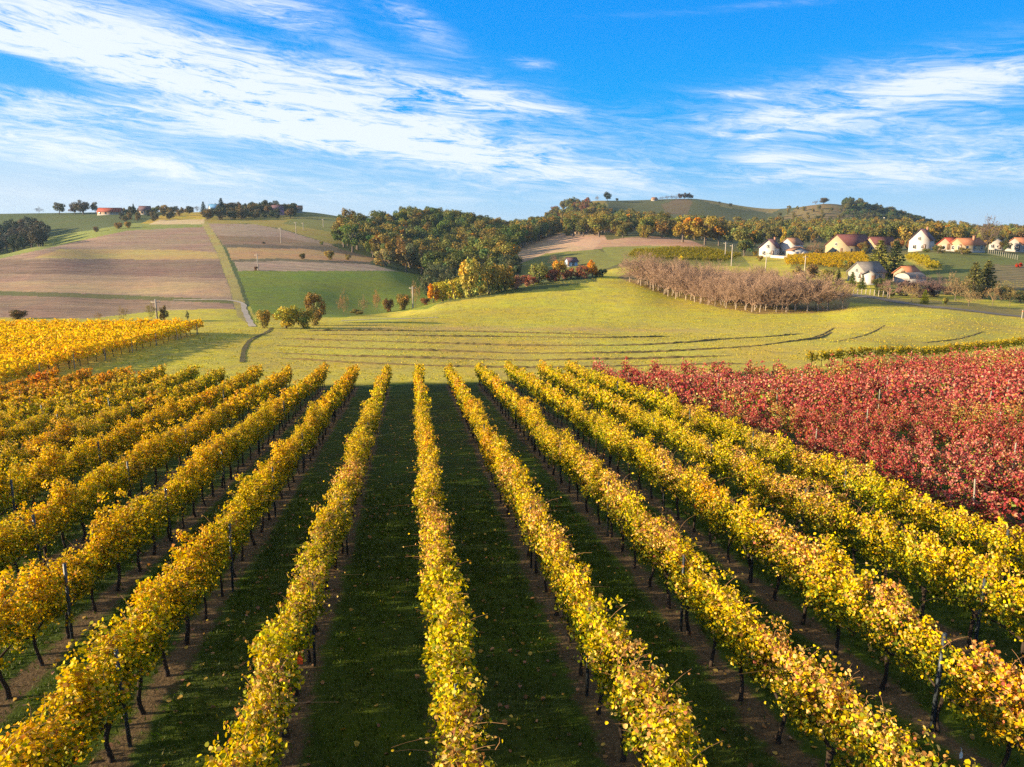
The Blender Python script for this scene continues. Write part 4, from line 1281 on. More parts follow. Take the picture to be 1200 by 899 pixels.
WE = 'crowns at the edge of the wood'
for i, (px, py, h, w, c, l) in enumerate([
        (402, 287, 36, 30, (.30, .22, .06), 'pale olive tree at the outer tip of the wood'),
        (418, 292, 38, 34, (.26, .20, .055), 'broad olive tree second from the tip of the wood'),
        (436, 297, 40, 36, (.24, .19, .055), 'rounded olive tree in front of the wood above the strips'),
        (446, 302, 32, 24, (.40, .28, .06), 'golden tree in front of the wood'),
        (462, 304, 36, 30, (.33, .22, .06), 'tawny tree in front of the wood beside the golden one'),
        (452, 312, 24, 34, (.30, .24, .09), 'pale bushy tree low at the front of the wood'),
        (476, 318, 42, 34, (.24, .15, .055), 'brown-topped tree where the wood meets the green field'),
        (494, 322, 36, 32, (.15, .13, .05), 'dark brownish tree right of the brown-topped one'),
        (528, 330, 26, 24, (.09, .11, .05), 'small dusky green tree in front of the shaded wood'),
        (566, 290, 34, 38, (.22, .17, .05), 'large olive crown above the shaded part of the wood'),
        (612, 288, 32, 28, (.10, .12, .045), 'dark green tree near the low end of the wood'),
        (630, 284, 32, 26, (.10, .11, .04), 'dark tree at the low end of the wood beside the stubble slope')]):
    T(px, py, h * .9, w * .95, 'bush' if h < 27 else 'round', tuple(v * 1.15 for v in c), l, group=WE, dmin=180, name='woodland_tree')
MV = 'olive trees behind the walnut orchard'
for px, py, h, w, c, l in [
        (800, 284, 32, 34, (.36, .25, .05), 'large golden-olive tree, first of the row behind the orchard'),
        (826, 287, 36, 38, (.32, .22, .05), 'largest golden-olive tree behind the orchard'),
        (842, 288, 28, 28, (.27, .19, .05), 'olive tree next to the largest one behind the orchard'),
        (868, 292, 28, 30, (.25, .19, .05), 'olive tree behind the two utility poles'),
        (884, 292, 24, 26, (.23, .19, .05), 'olive tree left of the white gabled house'),
        (872, 300, 20, 24, (.10, .13, .045), 'dark green tree close to the white gabled house'),
        (917, 290, 26, 10, (.45, .31, .05), 'slender golden tree behind the white houses'),
        (776, 279, 24, 26, (.24, .16, .05), 'brown-olive tree at the low end of the row behind the orchard'),
        (758, 277, 18, 18, (.36, .21, .07), 'small orange tree at the end of the stubble slope'),
        (735, 276, 15, 18, (.24, .17, .06), 'small olive tree above the stubble slope'),
        (904, 284, 20, 24, (.20, .16, .05), 'olive tree behind the roof of the white gabled house'),
        (940, 290, 20, 24, (.14, .13, .045), 'dark olive tree behind the small garage')]:
    T(px, py, h, w, 'column' if w < 12 else 'round', c, l, group=MV, dmin=255)
T(668, 276, 16, 9, 'column', (.30, .27, .06), 'slim yellow-green tree beside the purple-roofed farm', dmin=300)
T(645, 276, 8, 14, 'bush', (.27, .18, .06), 'russet bush left of the purple-roofed farm', dmin=300)
T(697, 276, 9, 18, 'bush', (.22, .16, .06), 'olive bush right of the purple-roofed farm', dmin=300)
T(720, 274, 12, 16, 'bush', (.16, .10, .07), 'dusky bush on the slope above the stubble', dmin=300)

# ---- walnut orchard: a grid of bare trees
c0, cl_, cr_ = (np.array(G(*p)[:2]) for p in ((883, 366), (738, 330.5), (984, 362)))
du, dv = (cl_ - c0) / 16.0, (cr_ - c0) / 8.0
for i in range(17):
    for j in range(9):
        p = c0 + du * i + dv * j + trng.normal(size=2) * .35
        px, py, fd = proj(p[0], p[1], float(zf(*p)))
        if j > 0 and i > 0 and trng.rand() < .05: continue
        if px > 1004 and i > 2: continue
        h = trng.uniform(5.6, 8.6) * (1.0 if j or i else .98)
        if i == 0: lab = f'bare walnut tree in the orchard side facing the road, {ORD[j + 1]} from its near corner'
        elif j == 0: lab = f'bare walnut tree on the meadow side of the orchard, {ORD[i + 1]} from its near corner'
        else: lab = 'bare brown walnut tree deep inside the orchard behind its outer rows'
        tree_at(p[0], p[1], 'bare', h * .95, h, np.array(TWIG) * trng.uniform(.85, 1.12), lab, 'bare walnut trees of the orchard' if (i and j) else 'outer walnut trees of the orchard', 'walnut_tree')

# ---- gardens by the houses
for a in [(1029, 324, 44, 40, 'conifer', (.22, .22, .05), 'tall olive yew-like conifer in front of the long barn'),
          (1047, 324, 43, 36, 'conifer', (.08, .10, .04), 'dark conifer touching the tall olive one'),
          (1019, 327, 26, 24, 'conifer', (.20, .21, .05), 'lower olive conifer beside the tall pair'),
          (998, 336, 18, 15, 'conifer', (.13, .16, .035), 'green conifer at the front wall of the grey-roofed house'),
          (1010, 339, 17, 14, 'conifer', (.10, .13, .03), 'second green conifer before the grey-roofed house'),
          (982, 333, 18, 13, 'conifer', (.10, .12, .035), 'dark green conifer at the corner of the grey-roofed house'),
          (968, 334, 22, 26, 'bush', (.26, .23, .05), 'yellow-green bush behind the end of the orchard'),
          (945, 330, 24, 36, 'bush', (.23, .16, .06), 'broad brownish bush behind the orchard below the garage'),
          (1042, 350, 24, 26, 'bare', (.30, .18, .14), 'bare pinkish tree in front of the white shed'),
          (1040, 348, 12, 18, 'bush', (.11, .12, .035), 'low dark bush below the bare pinkish tree'),
          (1068, 354, 25, 24, 'thin', (.30, .20, .09), 'small half bare fruit tree by the road'),
          (1085, 348, 26, 32, 'bare', (.20, .13, .12), 'purplish bare tree before the grey curved roof'),
          (1074, 344, 24, 30, 'bare', (.20, .13, .12), 'bare tree against the grey curved roof'),
          (1099, 345, 26, 30, 'bare', (.18, .12, .11), 'bare purplish tree right of the curved roof'),
          (1083, 356, 17, 13, 'conifer', (.20, .22, .03), 'small bright green conifer by the road'),
          (1107, 357, 10, 10, 'bush', (.26, .22, .05), 'small round shrub by the road'),
          (1119, 353, 36, 32, 'thin', (.28, .19, .10), 'spreading half bare fruit tree below the green slope'),
          (1140, 341, 35, 32, 'conifer', (.17, .16, .05), 'left of two olive conifers below the green slope'),
          (1155, 340, 36, 34, 'conifer', (.18, .17, .05), 'right of two olive conifers below the green slope'),
          (1150, 350, 20, 26, 'bush', (.07, .07, .035), 'dark bush at the foot of the two olive conifers'),
          (1135, 359, 24, 30, 'thin', (.30, .21, .10), 'leaning fruit tree by the road below the conifers'),
          (1163, 358, 28, 22, 'thin', (.30, .20, .10), 'pale-trunked fruit tree by the road below the conifers'),
          (1183, 359, 25, 22, 'thin', (.24, .18, .07), 'fruit tree nearest the photo edge beside the road'),
          (1195, 354, 15, 24, 'bush', (.10, .11, .04), 'dark green bush behind the fruit tree nearest the edge'),
          (1110, 345, 12, 20, 'bush', (.15, .10, .08), 'dusky bush behind the spreading fruit tree'),
          (1155, 295, 43, 30, 'thin', (.16, .115, .09), 'great half bare tree towering over the orange-roofed house'),
          (1151, 294, 24, 24, 'round', (.38, .29, .05), 'yellow tree under the great half bare tree'),
          (1168, 292, 18, 16, 'round', (.10, .09, .05), 'dark brown tree right of the great half bare tree'),
          (1190, 284, 14, 30, 'round', (.18, .14, .05), 'olive-brown tree behind the last orange roof'),
          (1064, 293, 12, 12, 'bush', (.28, .14, .05), 'russet bush at the wall of the white house with dark roof'),
          (1110, 284, 14, 16, 'round', (.34, .25, .06), 'yellow tree behind the small red roof'),
          (953, 301, 22, 22, 'bare', (.26, .16, .10), 'bare russet tree before the garage doors'),
          (1000, 297.5, 6, 22, 'bush', (.20, .13, .08), 'low brown bush along the barn wall'),
          (912, 299, 8, 10, 'bush', (.26, .19, .07), 'small bush between the white houses'),
          (884, 300, 7, 8, 'bush', (.36, .27, .06), 'small yellow bush at the gable of the white house'),
          (973, 297, 9, 8, 'bush', (.32, .22, .08), 'small tawny bush before the barn gable'),
          (1010, 298, 15, 16, 'round', (.20, .15, .05), 'olive tree rising behind the barn roof'),
          (1052, 296, 17, 18, 'round', (.24, .15, .06), 'russet tree between the barn extension and the white house'),
          (1099, 297, 10, 16, 'bush', (.14, .13, .04), 'dark hedge bush in front of the small red roof'),
          (1128, 298, 9, 22, 'bush', (.22, .17, .05), 'olive bush in front of the long orange roof'),
          (1176, 296, 15, 15, 'round', (.14, .13, .045), 'dark green tree between the bluish house and the last orange roof'),
          (960, 302, 13, 14, 'bush', (.18, .13, .06), 'brown bush at the corner of the barn gable'),
          (1060, 330, 14, 16, 'bush', (.18, .14, .05), 'brownish bush beside the small orange-roofed outbuilding'),
          (1028, 338, 14, 18, 'bush', (.15, .15, .04), 'green bush beside the small white shed'),
          (992, 322, 18, 16, 'round', (.22, .19, .05), 'olive tree behind the grey-roofed house'),
          (890, 306, 8, 10, 'bush', (.30, .22, .06), 'yellowish shrub on the bank below the white gabled house'),
          (1085, 296, 6, 12, 'bush', (.16, .17, .05), 'low green bush under the windows of the steep-roofed white house'),
          (1062, 347, 20, 26, 'bush', (.17, .11, .09), 'dusky purple-brown bush left of the bare trees by the road'),
          (1078, 349, 15, 22, 'bush', (.15, .10, .08), 'dusky bush under the bare trees by the road'),
          (1094, 348, 19, 26, 'bush', (.16, .10, .09), 'purple-brown bush behind the small bright green conifer'),
          (1126, 347, 15, 24, 'bush', (.14, .12, .06), 'dark bush between the spreading fruit tree and the two conifers'),
          (1174, 350, 17, 26, 'bush', (.12, .12, .05), 'dark bush right of the two olive conifers'),
          (1030, 346, 11, 20, 'bush', (.13, .14, .04), 'low green hedge bush behind the grey garden fence'),
          (1194, 314, 7, 9, 'bush', (.42, .06, .03), 'small bright red bush on the green slope'),
          (797, 309, 10, 9, 'column', (.70, .52, .06), 'small bright yellow tree behind the orchard')]:
    T(*a, dmin=115)

# ------------------------------------------------------------------ buildings
WALLS = {}


def paint(name, rgb): return plain(name, rgb, 0.85, 0.25, 0.10, 1.2)


wh_wall, cream, pinkw, bluew, tanw = paint('white_render', (.55, .51, .47)), paint('cream_render', (.37, .29, .18)), paint('pink_render', (.40, .16, .24)), paint('blue_render', (.36, .48, .62)), paint('tan_render', (.36, .26, .18))
dull_wall = paint('shade_grey_render', (.34, .31, .285))  # darker grey copy of the white render, standing in for shade
wine_roof = plain('wine_tiles', (.125, .045, .045), .8, .3, .3, 2.5, .4)
dark_roof = plain('purple_brown_tiles', (.115, .065, .085), .8, .3, .3, 2.5, .4)
red_roof = plain('red_tiles', (.26, .05, .03), .8, .3, .25, 2.5, .4)
org_roof = plain('orange_tiles', (.36, .145, .075), .8, .3, .25, 2.5, .4)
gry_roof = plain('grey_sheet', (.16, .145, .145), .7, .4, .3, 2.0)
brn_roof = plain('brown_tiles', (.24, .13, .085), .8, .3, .3, 2.5, .4)
blue_roof = plain('blue_sheet', (.10, .25, .48), .6, .4, .15, 2.0)
glassm = plain('dark_glass', (.03, .035, .045), .12, .6, .1)
framem = paint('window_paint', (.62, .60, .57)); doorm = plain('brown_door', (.12, .065, .04), .6, .3, .2, 4.0); greym = paint('grey_plinth', (.36, .34, .32))
brick = plain('chimney_brick', (.42, .20, .13), .9, .2, .25, 6.0)


def house(px, py, wid, length, eave, ridge, yaw, wall, roof, label, cat='house', name=None, wins=(2, 3), chim=True, dmin=150, gable_front=True, over=.35, sink=.8, gablewin=2, door=True, group=None, at=None):
    """gabled house: x across the gable, y along the ridge; yaw turns the gable (local -y side) away from the camera"""
    p = at or G(px, py, dmin)
    e = empty(name or cat, (p[0], p[1], p[2]), math.radians(yaw))
    tag(e, label, cat, group)
    w, L = wid / 2, length
    b = MB()
    b.add([(-w, 0, -sink), (w, 0, -sink), (w, 0, eave), (0, 0, ridge), (-w, 0, eave), (-w, L, -sink), (w, L, -sink), (w, L, eave), (0, L, ridge), (-w, L, eave)],
          [np.array([(0, 1, 2, 3, 4)]), np.array([(9, 8, 7, 6, 5)]), np.array([(1, 6, 7, 2), (5, 0, 4, 9), (2, 7, 8, 3), (3, 8, 9, 4)])])
    b.build('wall', wall, e)
    pl = MB(); pl.box(-w - .04, w + .04, -.04, L + .04, -sink, .35); pl.build('plinth', greym, e)
    r = MB(); t = .16
    n = np.array((ridge - eave, w)); n = n / np.linalg.norm(n)
    for s in (-1, 1):
        xo = s * (w + over); zo = eave - over * (ridge - eave) / w
        a0, a1 = np.array((0, ridge + .03)), np.array((xo, zo + .03))
        off = np.array((s * n[0], n[1])) * t
        q = [a0, a1, a1 + off, a0 + np.array((0, t * 1.25))]
        V = [(u[0], yy, u[1]) for yy in (-over, L + over) for u in q]
        r.add(V, np.array([(0, 1, 2, 3), (7, 6, 5, 4), (0, 4, 5, 1), (1, 5, 6, 2), (2, 6, 7, 3), (3, 7, 4, 0)]))
    r.tube([(0, -over, ridge + .2), (0, L * .5, ridge + .2), (0, L + over, ridge + .2)], .12, 6)
    ro = r.build('roof', roof, e)
    if chim:
        c = MB(); cy = L * .62
        c.box(w * .25, w * .25 + .55, cy, cy + .55, eave + (ridge - eave) * .5, ridge + .75); c.box(w * .25 - .06, w * .25 + .61, cy - .06, cy + .61, ridge + .75, ridge + .87)
        c.build('chimney', brick, ro)

    def window(cx, cz, face, ww=.95, hh=1.15):
        f, g = MB(), MB()
        if face == 'g':
            M = Matrix.Translation((cx, 0, cz))
        else:
            M = Matrix.Translation((w if face == 'r' else -w, cx, cz)) @ Matrix.Rotation(math.radians(90 if face == 'r' else -90), 4, 'Z')
        for bx in ((-ww / 2 - .1, -ww / 2, -.09, .02, -hh / 2 - .1, hh / 2 + .1), (ww / 2, ww / 2 + .1, -.09, .02, -hh / 2 - .1, hh / 2 + .1), (-ww / 2, ww / 2, -.09, .02, hh / 2, hh / 2 + .1), (-ww / 2 - .12, ww / 2 + .12, -.14, .02, -hh / 2 - .16, -hh / 2), (-.03, .03, -.07, .02, -hh / 2, hh / 2)):
            f.box(*bx, M=M)
        g.box(-ww / 2, ww / 2, -.035, .02, -hh / 2, hh / 2, M=M)
        fo = f.build('window', framem, e); g.build('pane', glassm, fo)

    for i in range(gablewin): window((i - (gablewin - 1) / 2) * wid * .42, min(1.5, eave * .55), 'g')
    if ridge - eave > 2.2: window(0, eave + .4, 'g', .8, .9)
    for face in 'rl':
        for i in range(wins[1]): window(L * (i + .5) / wins[1], min(1.5, eave * .55), face)
    if door:
        d = MB(); d.box(w * .42, w * .42 + .95, -.06, .02, .36, 2.4); dd = d.build('door', doorm, e)
        h = MB(); h.box(w * .42 + .78, w * .42 + .82, -.10, -.06, 1.25, 1.42); h.build('handle', steel, dd)
    return e


# yaw: positive turns the gable to face left
house(899, 301.5, 6.0, 8.5, 3.5, 6.3, -32, wh_wall, dark_roof, 'white gabled house at the end of the row nearest the orchard', wins=(2, 2))
house(921, 301, 5.4, 6.0, 4.6, 6.6, -55, wh_wall, brn_roof, 'white house with small brown roof between the gabled house and garage', wins=(1, 2), chim=False)
g_ = house(937, 302.5, 6.2, 4.2, 2.6, 3.7, 6, wh_wall, brn_roof, 'low garage with two white doors and brown roof', cat='garage', wins=(0, 0), chim=False, gablewin=0, door=False)
for s in (-1, 1):
    d = MB(); d.box(s * 1.5 - 1.1, s * 1.5 + 1.1, -.05, .02, .36, 2.3)
    for z in (.8, 1.3, 1.8): d.box(s * 1.5 - 1.1, s * 1.5 + 1.1, -.07, -.05, z, z + .05)
    d.build('garage_door', wh_wall, g_)
house(979, 298.5, 9.2, 16.0, 3.4, 7.2, -60, cream, wine_roof, 'long barn with cream gable and wine-red roof', cat='barn', wins=(2, 3), chim=False, gablewin=1)
house(1018, 296, 6.5, 9.0, 3.0, 5.6, -80, cream, wine_roof, 'lower extension with wine-red roof behind the long barn', cat='outbuilding', wins=(1, 2), chim=False, door=False)
house(1003, 330, 6.0, 6.8, 2.6, 5.0, -70, dull_wall, gry_roof, 'house with pale grey roof behind the end of the orchard', wins=(1, 2), chim=False)
house(1017, 334, 3.2, 3.6, 2.6, 3.4, -28, wh_wall, gry_roof, 'small white shed in front of the grey-roofed house', cat='shed', wins=(0, 1), chim=False, gablewin=0)
house(1055, 330, 4.2, 5.0, 2.2, 3.8, -62, tanw, org_roof, 'small outbuilding with orange roof behind the bare pinkish tree', cat='outbuilding', wins=(0, 1), chim=False, gablewin=1)
house(1076, 294.5, 6.4, 8.6, 4.0, 7.6, -40, wh_wall, dark_roof, 'white house with steep purple-brown roof above the green slope', wins=(2, 2))
house(1106, 294, 5.0, 5.6, 2.2, 4.2, -66, tanw, red_roof, 'small house with bright red roof beside the steep-roofed white house', wins=(1, 2), chim=False, gablewin=1)
house(1120, 295, 5.4, 9.4, 2.3, 4.3, -72, cream, org_roof, 'low house with long orange roof and tall chimney', wins=(2, 3))
house(1166, 293, 4.2, 5.0, 2.5, 3.8, -40, dull_wall, gry_roof, 'small greyish white house under the great half bare tree', wins=(1, 1), chim=False)
house(1187, 295, 5.5, 9.0, 2.6, 4.8, -62, dull_wall, org_roof, 'pale house with orange roof at the photo edge', wins=(1, 3), chim=False)
house(664, 313, 2.6, 3.6, 1.9, 3.0, -62, bluew, dark_roof, 'tiny blue hut with dark roof behind the meadow hedge', cat='hut', wins=(0, 1), chim=False, gablewin=0)
house(671, 276, 5.5, 8.0, 2.2, 4.4, -70, tanw, dark_roof, 'farm with purple-brown roof above the stubble slope', dmin=300, wins=(1, 3), chim=False)
house(706, 272, 4.5, 6.0, 2.4, 4.2, -50, tanw, wine_roof, 'half hidden farmhouse among trees above the stubble slope', dmin=300, wins=(1, 2), chim=False)
house(764, 235.5, 4.0, 5.5, 1.6, 3.4, -70, tanw, brn_roof, 'tiny hut alone on the crest of the far hill', dmin=620, cat='hut', wins=(0, 1), chim=False, gablewin=0)
# left ridge
house(116.5, 252, 6.0, 14.0, 1.9, 4.3, -84, tanw, red_roof, 'long low barn with red roof on the left ridge', cat='barn', dmin=300, wins=(1, 4), chim=False)
house(164, 251.5, 5.0, 6.5, 2.6, 5.2, -70, tanw, dark_roof, 'grey house with purple-brown roof on the left ridge', dmin=300, wins=(1, 2), chim=False)
house(246, 250, 6.0, 7.0, 2.2, 5.8, -50, wh_wall, blue_roof, 'white house with blue roof between two spruces', dmin=300, wins=(1, 2), chim=False)
house(319, 252.5, 6.0, 7.0, 4.0, 6.4, -55, pinkw, dark_roof, 'pink house with dark roof on the left ridge', dmin=300, wins=(2, 2), chim=False)
house(341, 249, 5.0, 7.5, 2.2, 4.4, -72, tanw, brn_roof, 'low brown-roofed house right of the pink house', dmin=300, wins=(1, 2), chim=False)
house(358, 248, 4.0, 5.0, 2.2, 3.8, -60, wh_wall, gry_roof, 'tiny white house at the end of the left ridge village', dmin=300, wins=(1, 1), chim=False)
house(1037, 258, 5.0, 7.0, 2.6, 4.6, -50, wh_wall, gry_roof, 'tiny white house among the trees of the rounded far hill', dmin=560, wins=(1, 1), chim=False)

# curved grey roof
e = empty('barrel_roof_shed', G(1056, 332, 150), math.radians(-70)); tag(e, 'low shed with pale grey curved roof behind the bare purplish trees', 'shed')
an = np.linspace(0, math.pi, 13); b = MB()
P = np.stack([2.6 * np.cos(an), 1.2 + 1.5 * np.sin(an)], 1)
V = [(p[0], y, p[1]) for y in (0, 5.5) for p in P]
b.add(V, np.array([(i, i + 1, i + 14, i + 13) for i in range(12)])); V2 = [(p[0] * .96, y, p[1] * .96) for y in (0, 5.5) for p in P]
b.add(V2, np.array([(i + 13, i + 14, i + 1, i) for i in range(12)])); b.build('curved_roof', gry_roof, e, smooth=True)
b = MB(); b.box(-2.5, 2.5, .1, 5.4, -.8, 1.25); b.poly([(p[0] * .95, .1, p[1] * .95) for p in P]); b.build('wall', greym, e)
# low white garden wall
b = MB(); pa, pb = np.array(G(903, 302, 200)), np.array(G(931, 303.5, 200))
n_ = 14; q = np.linspace(0, 1, n_)
for i in range(n_ - 1):
    a_, c_ = pa + (pb - pa) * q[i], pa + (pb - pa) * q[i + 1]
    dz0, dz1 = float(zf(a_[0], a_[1])), float(zf(c_[0], c_[1]))
    dr = (c_ - a_)[:2]; dr /= np.linalg.norm(dr); nn = np.array((-dr[1], dr[0])) * .12
    V = [(a_[0] - nn[0], a_[1] - nn[1], dz0 - .4), (c_[0] - nn[0], c_[1] - nn[1], dz1 - .4), (c_[0] + nn[0], c_[1] + nn[1], dz1 - .4), (a_[0] + nn[0], a_[1] + nn[1], dz0 - .4)]
    V += [(v[0], v[1], v[2] + 1.3) for v in V]
    b.add(V, np.array([(0, 1, 5, 4), (2, 3, 7, 6), (4, 5, 6, 7)]))
tag(b.build('garden_wall', wh_wall), 'low white garden wall in front of the white houses', 'wall')

# ------------------------------------------------------------------ utility poles
pole_m = plain('grey_pole_wood', (.42, .36, .30), .9, .2, .3, 3.0, stretch=(1, 1, .2))
insul = plain('insulator', (.55, .55, .52), .3, .5, .1)


def pole(px, py, hpx, label, dmin, r=.15):
    p = G(px, py, dmin); h = hpx * fdist(p) / F
    e = empty('utility_pole', p); tag(e, label, 'utility pole', 'wooden utility poles')
    b = MB(); b.tube([(0, 0, -.5), (0, 0, h * .5), (0, 0, h)], [r * 1.15, r, r * .8], 8); b.build('pole', pole_m, e, smooth=True)
    c = MB(); c.box(-.8, .8, -.06, .06, h - .55, h - .43); ca = c.build('crossarm', pole_m, e)
    for x in (-.7, 0, .7):
        i = MB(); i.tube([(x, 0, h - .43), (x, 0, h - .30), (x, 0, h - .24)], [.03, .05, .02], 6); i.build('insulator', insul, ca)


for px, py, h, l, d in [(184.5, 377, 26, 'pale utility pole rising behind the golden vines', 112), (302.5, 316.5, 19, 'utility pole at the corner of the green field', 150), (329.5, 285, 18, 'utility pole on the upper tilled strips', 200),
                        (347, 274.5, 14, 'utility pole at the edge of the ochre vine plot', 250), (355.5, 270, 9, 'short utility pole above the ochre vine plot', 250), (379, 266.5, 10, 'utility pole nearest the wood on the upper slope', 250),
                        (484, 361.5, 26, 'utility pole below the green field beside the sparse tree', 120), (849.5, 304, 20, 'left of the two close utility poles behind the orchard', 200), (857, 312, 25, 'right of the two close utility poles behind the orchard', 190),
                        (897, 319, 23, 'utility pole in front of the white gabled house', 160), (942.7, 320, 20, 'utility pole in front of the garage', 160)]:
    pole(px, py, h, l, d)
p = G(417.5, 250, 350); e = empty('radio_mast', p); tag(e, 'thin mast on the skyline left of the wood', 'mast')
b = MB(); b.tube([(0, 0, -.5), (0, 0, 3), (0, 0, 6)], [.16, .12, .06], 6); b.build('pole', pole_m, e)
b = MB(); b.box(-.9, .9, -.05, .05, 5.6, 5.72); b.box(-.5, .5, -.05, .05, 4.9, 5.0); b.build('crossarm', pole_m, e)
p = G(1197.5, 373.5); e = empty('marker_post', p); tag(e, 'stout pale post on the road verge at the photo edge', 'post')
b = MB(); b.tube([(0, 0, -.3), (0, 0, .9), (0, 0, 1.45), (0, 0, 1.55)], [.11, .10, .10, .05], 8); b.build('post', grey_post, e, smooth=True)
b = MB(); b.tube([(0, 0, 1.2), (0, 0, 1.32)], [.115, .115], 8); b.build('band', tag_or, e)

# ------------------------------------------------------------------ fence of pale stakes on the green slope, garden fence
e = None
for name, a_, c_, n_, hh, lab in [('stake_fence', (1158, 297.5), (1192, 304.5), 15, 1.5, 'fence of pale upright stakes on top of the green slope'), ('garden_fence', (1000, 345), (1040, 349), 9, 1.3, 'thin grey garden fence before the conifers by the road')]:
    pa, pb = np.array(G(*a_, 115)), np.array(G(*c_, 115))
    e = empty(name, pa); tag(e, lab, 'fence')
    Q = [pa + (pb - pa) * t for t in np.linspace(0, 1, n_)]
    for q in Q:
        q[2] = float(zf(q[0], q[1]))
        b = MB(); b.tube([q - pa + (0, 0, -.3), q - pa + (0, 0, hh * .6), q - pa + (trng.normal() * .04, 0, hh)], [.085, .08, .06], 6); b.build('stake', grey_post if hh > 1.4 else pole_m, e)
    b = MB()
    for f in (.45, .85): b.tube([q - pa + (0, 0, hh * f) for q in Q], .012, 4)
    b.build('wire', steel, e)

# ------------------------------------------------------------------ hay windrows on the meadow
hay = plain('dry_hay', (.17, .125, .05), .95, .1, .4, 2.0, .8)


def windrow(pts, label, w=.55, h=.22):
    P = np.array([G(*p)[:2] for p in pts])
    L = np.concatenate([[0], np.cumsum(np.linalg.norm(np.diff(P, axis=0), axis=1))])
    q = np.arange(0, L[-1], .35); c = np.stack([pchip(L, P[:, 0], q), pchip(L, P[:, 1], q)], 1)
    Tn = np.gradient(c, axis=0); Tn /= np.linalg.norm(Tn, axis=1)[:, None]; Nn = np.stack([-Tn[:, 1], Tn[:, 0]], 1)
    r = trng; n = len(q)
    env = np.clip(np.minimum(q, L[-1] - q) / 3, .1, 1) * (.75 + .25 * np.sin(q * .23 + r.rand() * 6)) * r.uniform(.7, 1.25, n)
    c = c + Nn * (r.normal(size=(n, 1)) * .07)
    u = np.array((-1, -.62, -.25, .2, .65, 1.0)); hz = np.array((-.10, .62, 1.0, .95, .55, -.10))
    XY = c[:, None, :] + Nn[:, None, :] * (u[None, :] * w * .5 * (0.8 + .3 * r.rand(n, 6)))[..., None]
    Z = zf(XY[..., 0], XY[..., 1]) + hz[None, :] * h * env[:, None] * r.uniform(.75, 1.2, (n, 6))
    i = (np.arange(n - 1)[:, None] * 6 + np.arange(5)[None, :]).ravel()
    b = MB(); b.add(np.concatenate([XY, Z[..., None]], -1).reshape(-1, 3), np.stack([i, i + 6, i + 7, i + 1], -1))
    tag(b.build('hay_windrow', hay), label, 'windrow', 'hay windrows on the mown meadow')


for i, pts in enumerate([[(352, 388), (450, 387.5), (540, 388.5), (640, 391), (720, 393)],
                         [(370, 392.5), (480, 393.5), (600, 395), (700, 396), (790, 394)],
                         [(332, 397), (430, 400), (560, 404), (700, 405), (800, 402), (880, 396), (940, 391)],
                         [(325, 405), (430, 409), (560, 413), (690, 414), (790, 411.5), (880, 406), (940, 399), (975, 389)],
                         [(326, 413.5), (420, 418), (540, 421), (660, 422), (780, 420), (860, 417)],
                         [(330, 420), (420, 425.5), (540, 430), (660, 430.5), (760, 428.5), (880, 426.5)]]):
    windrow(pts, f'long dark hay windrow across the meadow, {ORD[i + 1]} from the bushes')
windrow([(978, 401), (1008, 394.5), (1025, 388), (1038, 381)], 'short curved hay windrow in the middle of the bright meadow', .42, .10)
windrow([(1080, 402), (1118, 398), (1140, 393), (1152, 388.5)], 'short curved hay windrow towards the bright right of the meadow', .42, .10)
windrow([(950, 396), (968, 390), (978, 384)], 'shortest hay windrow beside the long curved ones', .45, .12)
windrow([(1180, 401), (1215, 396)], 'hay windrow cut off by the photo edge', .5, .13)

# ------------------------------------------------------------------ grass, fallen leaves
grng = np.random.RandomState(5)
n = 330000
d = np.sqrt(grng.uniform(7.5**2, 31.0**2, n)); a = grng.uniform(-.80, .80, n)
x, y = a * d, d
s, t = st(x, y)
ph = (t - T0) / PITCHROW; off = np.abs(ph - np.round(ph)) * PITCHROW
keep = (off + wob(x, y, 41, 1.7) * .14 > .42) | (grng.rand(n) < .07)
keep &= grng.rand(n) < np.clip((31 - y) / 11, 0, 1)
keep &= grng.rand(n) < .55 + .45 * np.clip(wob(x, y, 43, 1.1), -1, 1)
x, y = x[keep], y[keep]; n = len(x); z = zf(x, y)
far = np.clip(y / 14, .9, 1.9)
h = grng.uniform(.035, .10, n) * far**.3; wd = grng.uniform(.007, .016, n) * far
an = grng.uniform(0, 6.28, n); ln = grng.uniform(.2, 1.1, n) * h
B = np.stack([x, y, z - .01], 1); S = np.stack([np.cos(an) * wd, np.sin(an) * wd, np.zeros(n)], 1)
tipd = np.stack([-np.sin(an) * ln, np.cos(an) * ln, h], 1)
V = np.stack([B - S, B + S, B + tipd * .6 + S * .7 + (0, 0, .012), B + tipd], 1).reshape(-1, 3)
i = np.arange(n)[:, None] * 4
gc = np.array([(.044, .078, .007), (.062, .095, .010), (.032, .058, .007), (.11, .105, .02)])[grng.choice(4, n, p=[.42, .25, .25, .08])]
b = MB(); b.add(V, i + np.array([[0, 1, 2, 3]]), 0, np.repeat(gc, 4, axis=0))
tag(b.build('grass', leafmat('grass_blade', .3, .3, .02)), 'dark green grass of the lanes between the vine rows', 'grass', kind='stuff')

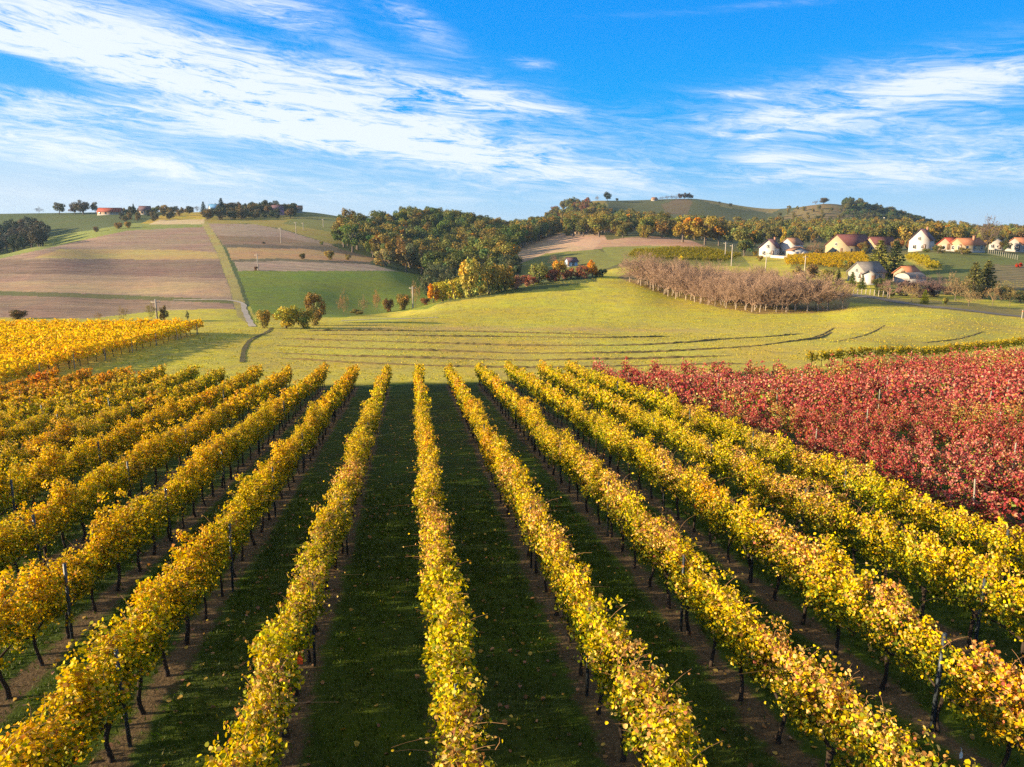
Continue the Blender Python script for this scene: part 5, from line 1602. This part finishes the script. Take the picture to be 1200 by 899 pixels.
n = 15000
d = np.sqrt(grng.uniform(7.5**2, 48.0**2, n)); a = grng.uniform(-.8, .8, n); x, y = a * d, d
s, t = st(x, y); keep = (s < 66) & (x > -40) & (grng.rand(n) < .30 + .7 * np.clip(wob(x, y, 45, 4.0) + .1, 0, 1))
x, y = x[keep], y[keep]; n = len(x)
P = np.stack([x, y, zf(x, y) + grng.uniform(.012, .05, n)], 1)
lc = np.array([(.42, .26, .07), (.30, .17, .07), (.20, .12, .06), (.50, .36, .10), (.36, .20, .13)])[grng.randint(0, 5, n)]
b = MB(); leaf_cloud(b, P, grng.uniform(.05, .11, n), grng.normal(size=(n, 3)) * .35 + np.array((0, 0, 1.)), grng, lc)
tag(b.build('fallen_leaves', vleaf), 'fallen brown and yellow vine leaves scattered on the lanes', 'leaves', kind='stuff')

# tufts of the mown meadow and rough verges
n = 60000
d = np.sqrt(grng.uniform(68**2, 190.0**2, n)); a = grng.uniform(-.75, .75, n); x, y = a * d, d
s, t = st(x, y); px, py, fd = proj(x, y, zf(x, y))
keep = (s > 67.5) & (x > -44) & (py > 318) & (grng.rand(n) < .5 + .5 * wob(x, y, 47, 9.0)) & ~((px < 480) & (py < 378)) & ~inpoly(px, py, [(970, 342), (1210, 340), (1210, 374), (1100, 364), (985, 356)])
x, y = x[keep], y[keep]; n = len(x)
P = np.repeat(np.stack([x, y, zf(x, y) + .02], 1), 3, axis=0) + grng.normal(size=(n * 3, 3)) * (.16, .16, .01)
mc = np.array([(.43, .35, .05), (.36, .33, .045), (.48, .37, .08), (.28, .28, .04)])[grng.randint(0, 4, n * 3)]
Nn = grng.normal(size=P.shape); Nn[:, 2] *= .3
b = MB(); leaf_cloud(b, P, grng.uniform(.07, .15, n * 3), Nn, grng, mc, 0, True, droop=-1.5)
tag(b.build('meadow_grass', MATS['grass_blade']), 'rough tufts of yellow-green grass over the mown meadow', 'grass', kind='stuff')

# ------------------------------------------------------------------ air
hz_top = max(float(ZT.max()) + 24.0, CAMZ + 4.0)
b = MB(); b.box(-6800, 6800, -60, 3100, float(ZT.min()) - 1.0, hz_top)
hm = bpy.data.materials.new('haze'); hm.use_nodes = True
hk = NT(hm.node_tree)
for nd in list(hk.N):
    if nd.type == 'BSDF_PRINCIPLED': hk.N.remove(nd)
pv = hk.n('ShaderNodeVolumePrincipled')
pv.inputs['Color'].default_value = (0.48, 0.72, 1.0, 1)
pv.inputs['Density'].default_value = 0.00011
pv.inputs['Anisotropy'].default_value = 0.2
hk.L.new(pv.outputs[0], hk.N['Material Output'].inputs['Volume'])
tag(b.build('haze', hm), kind='stuff')
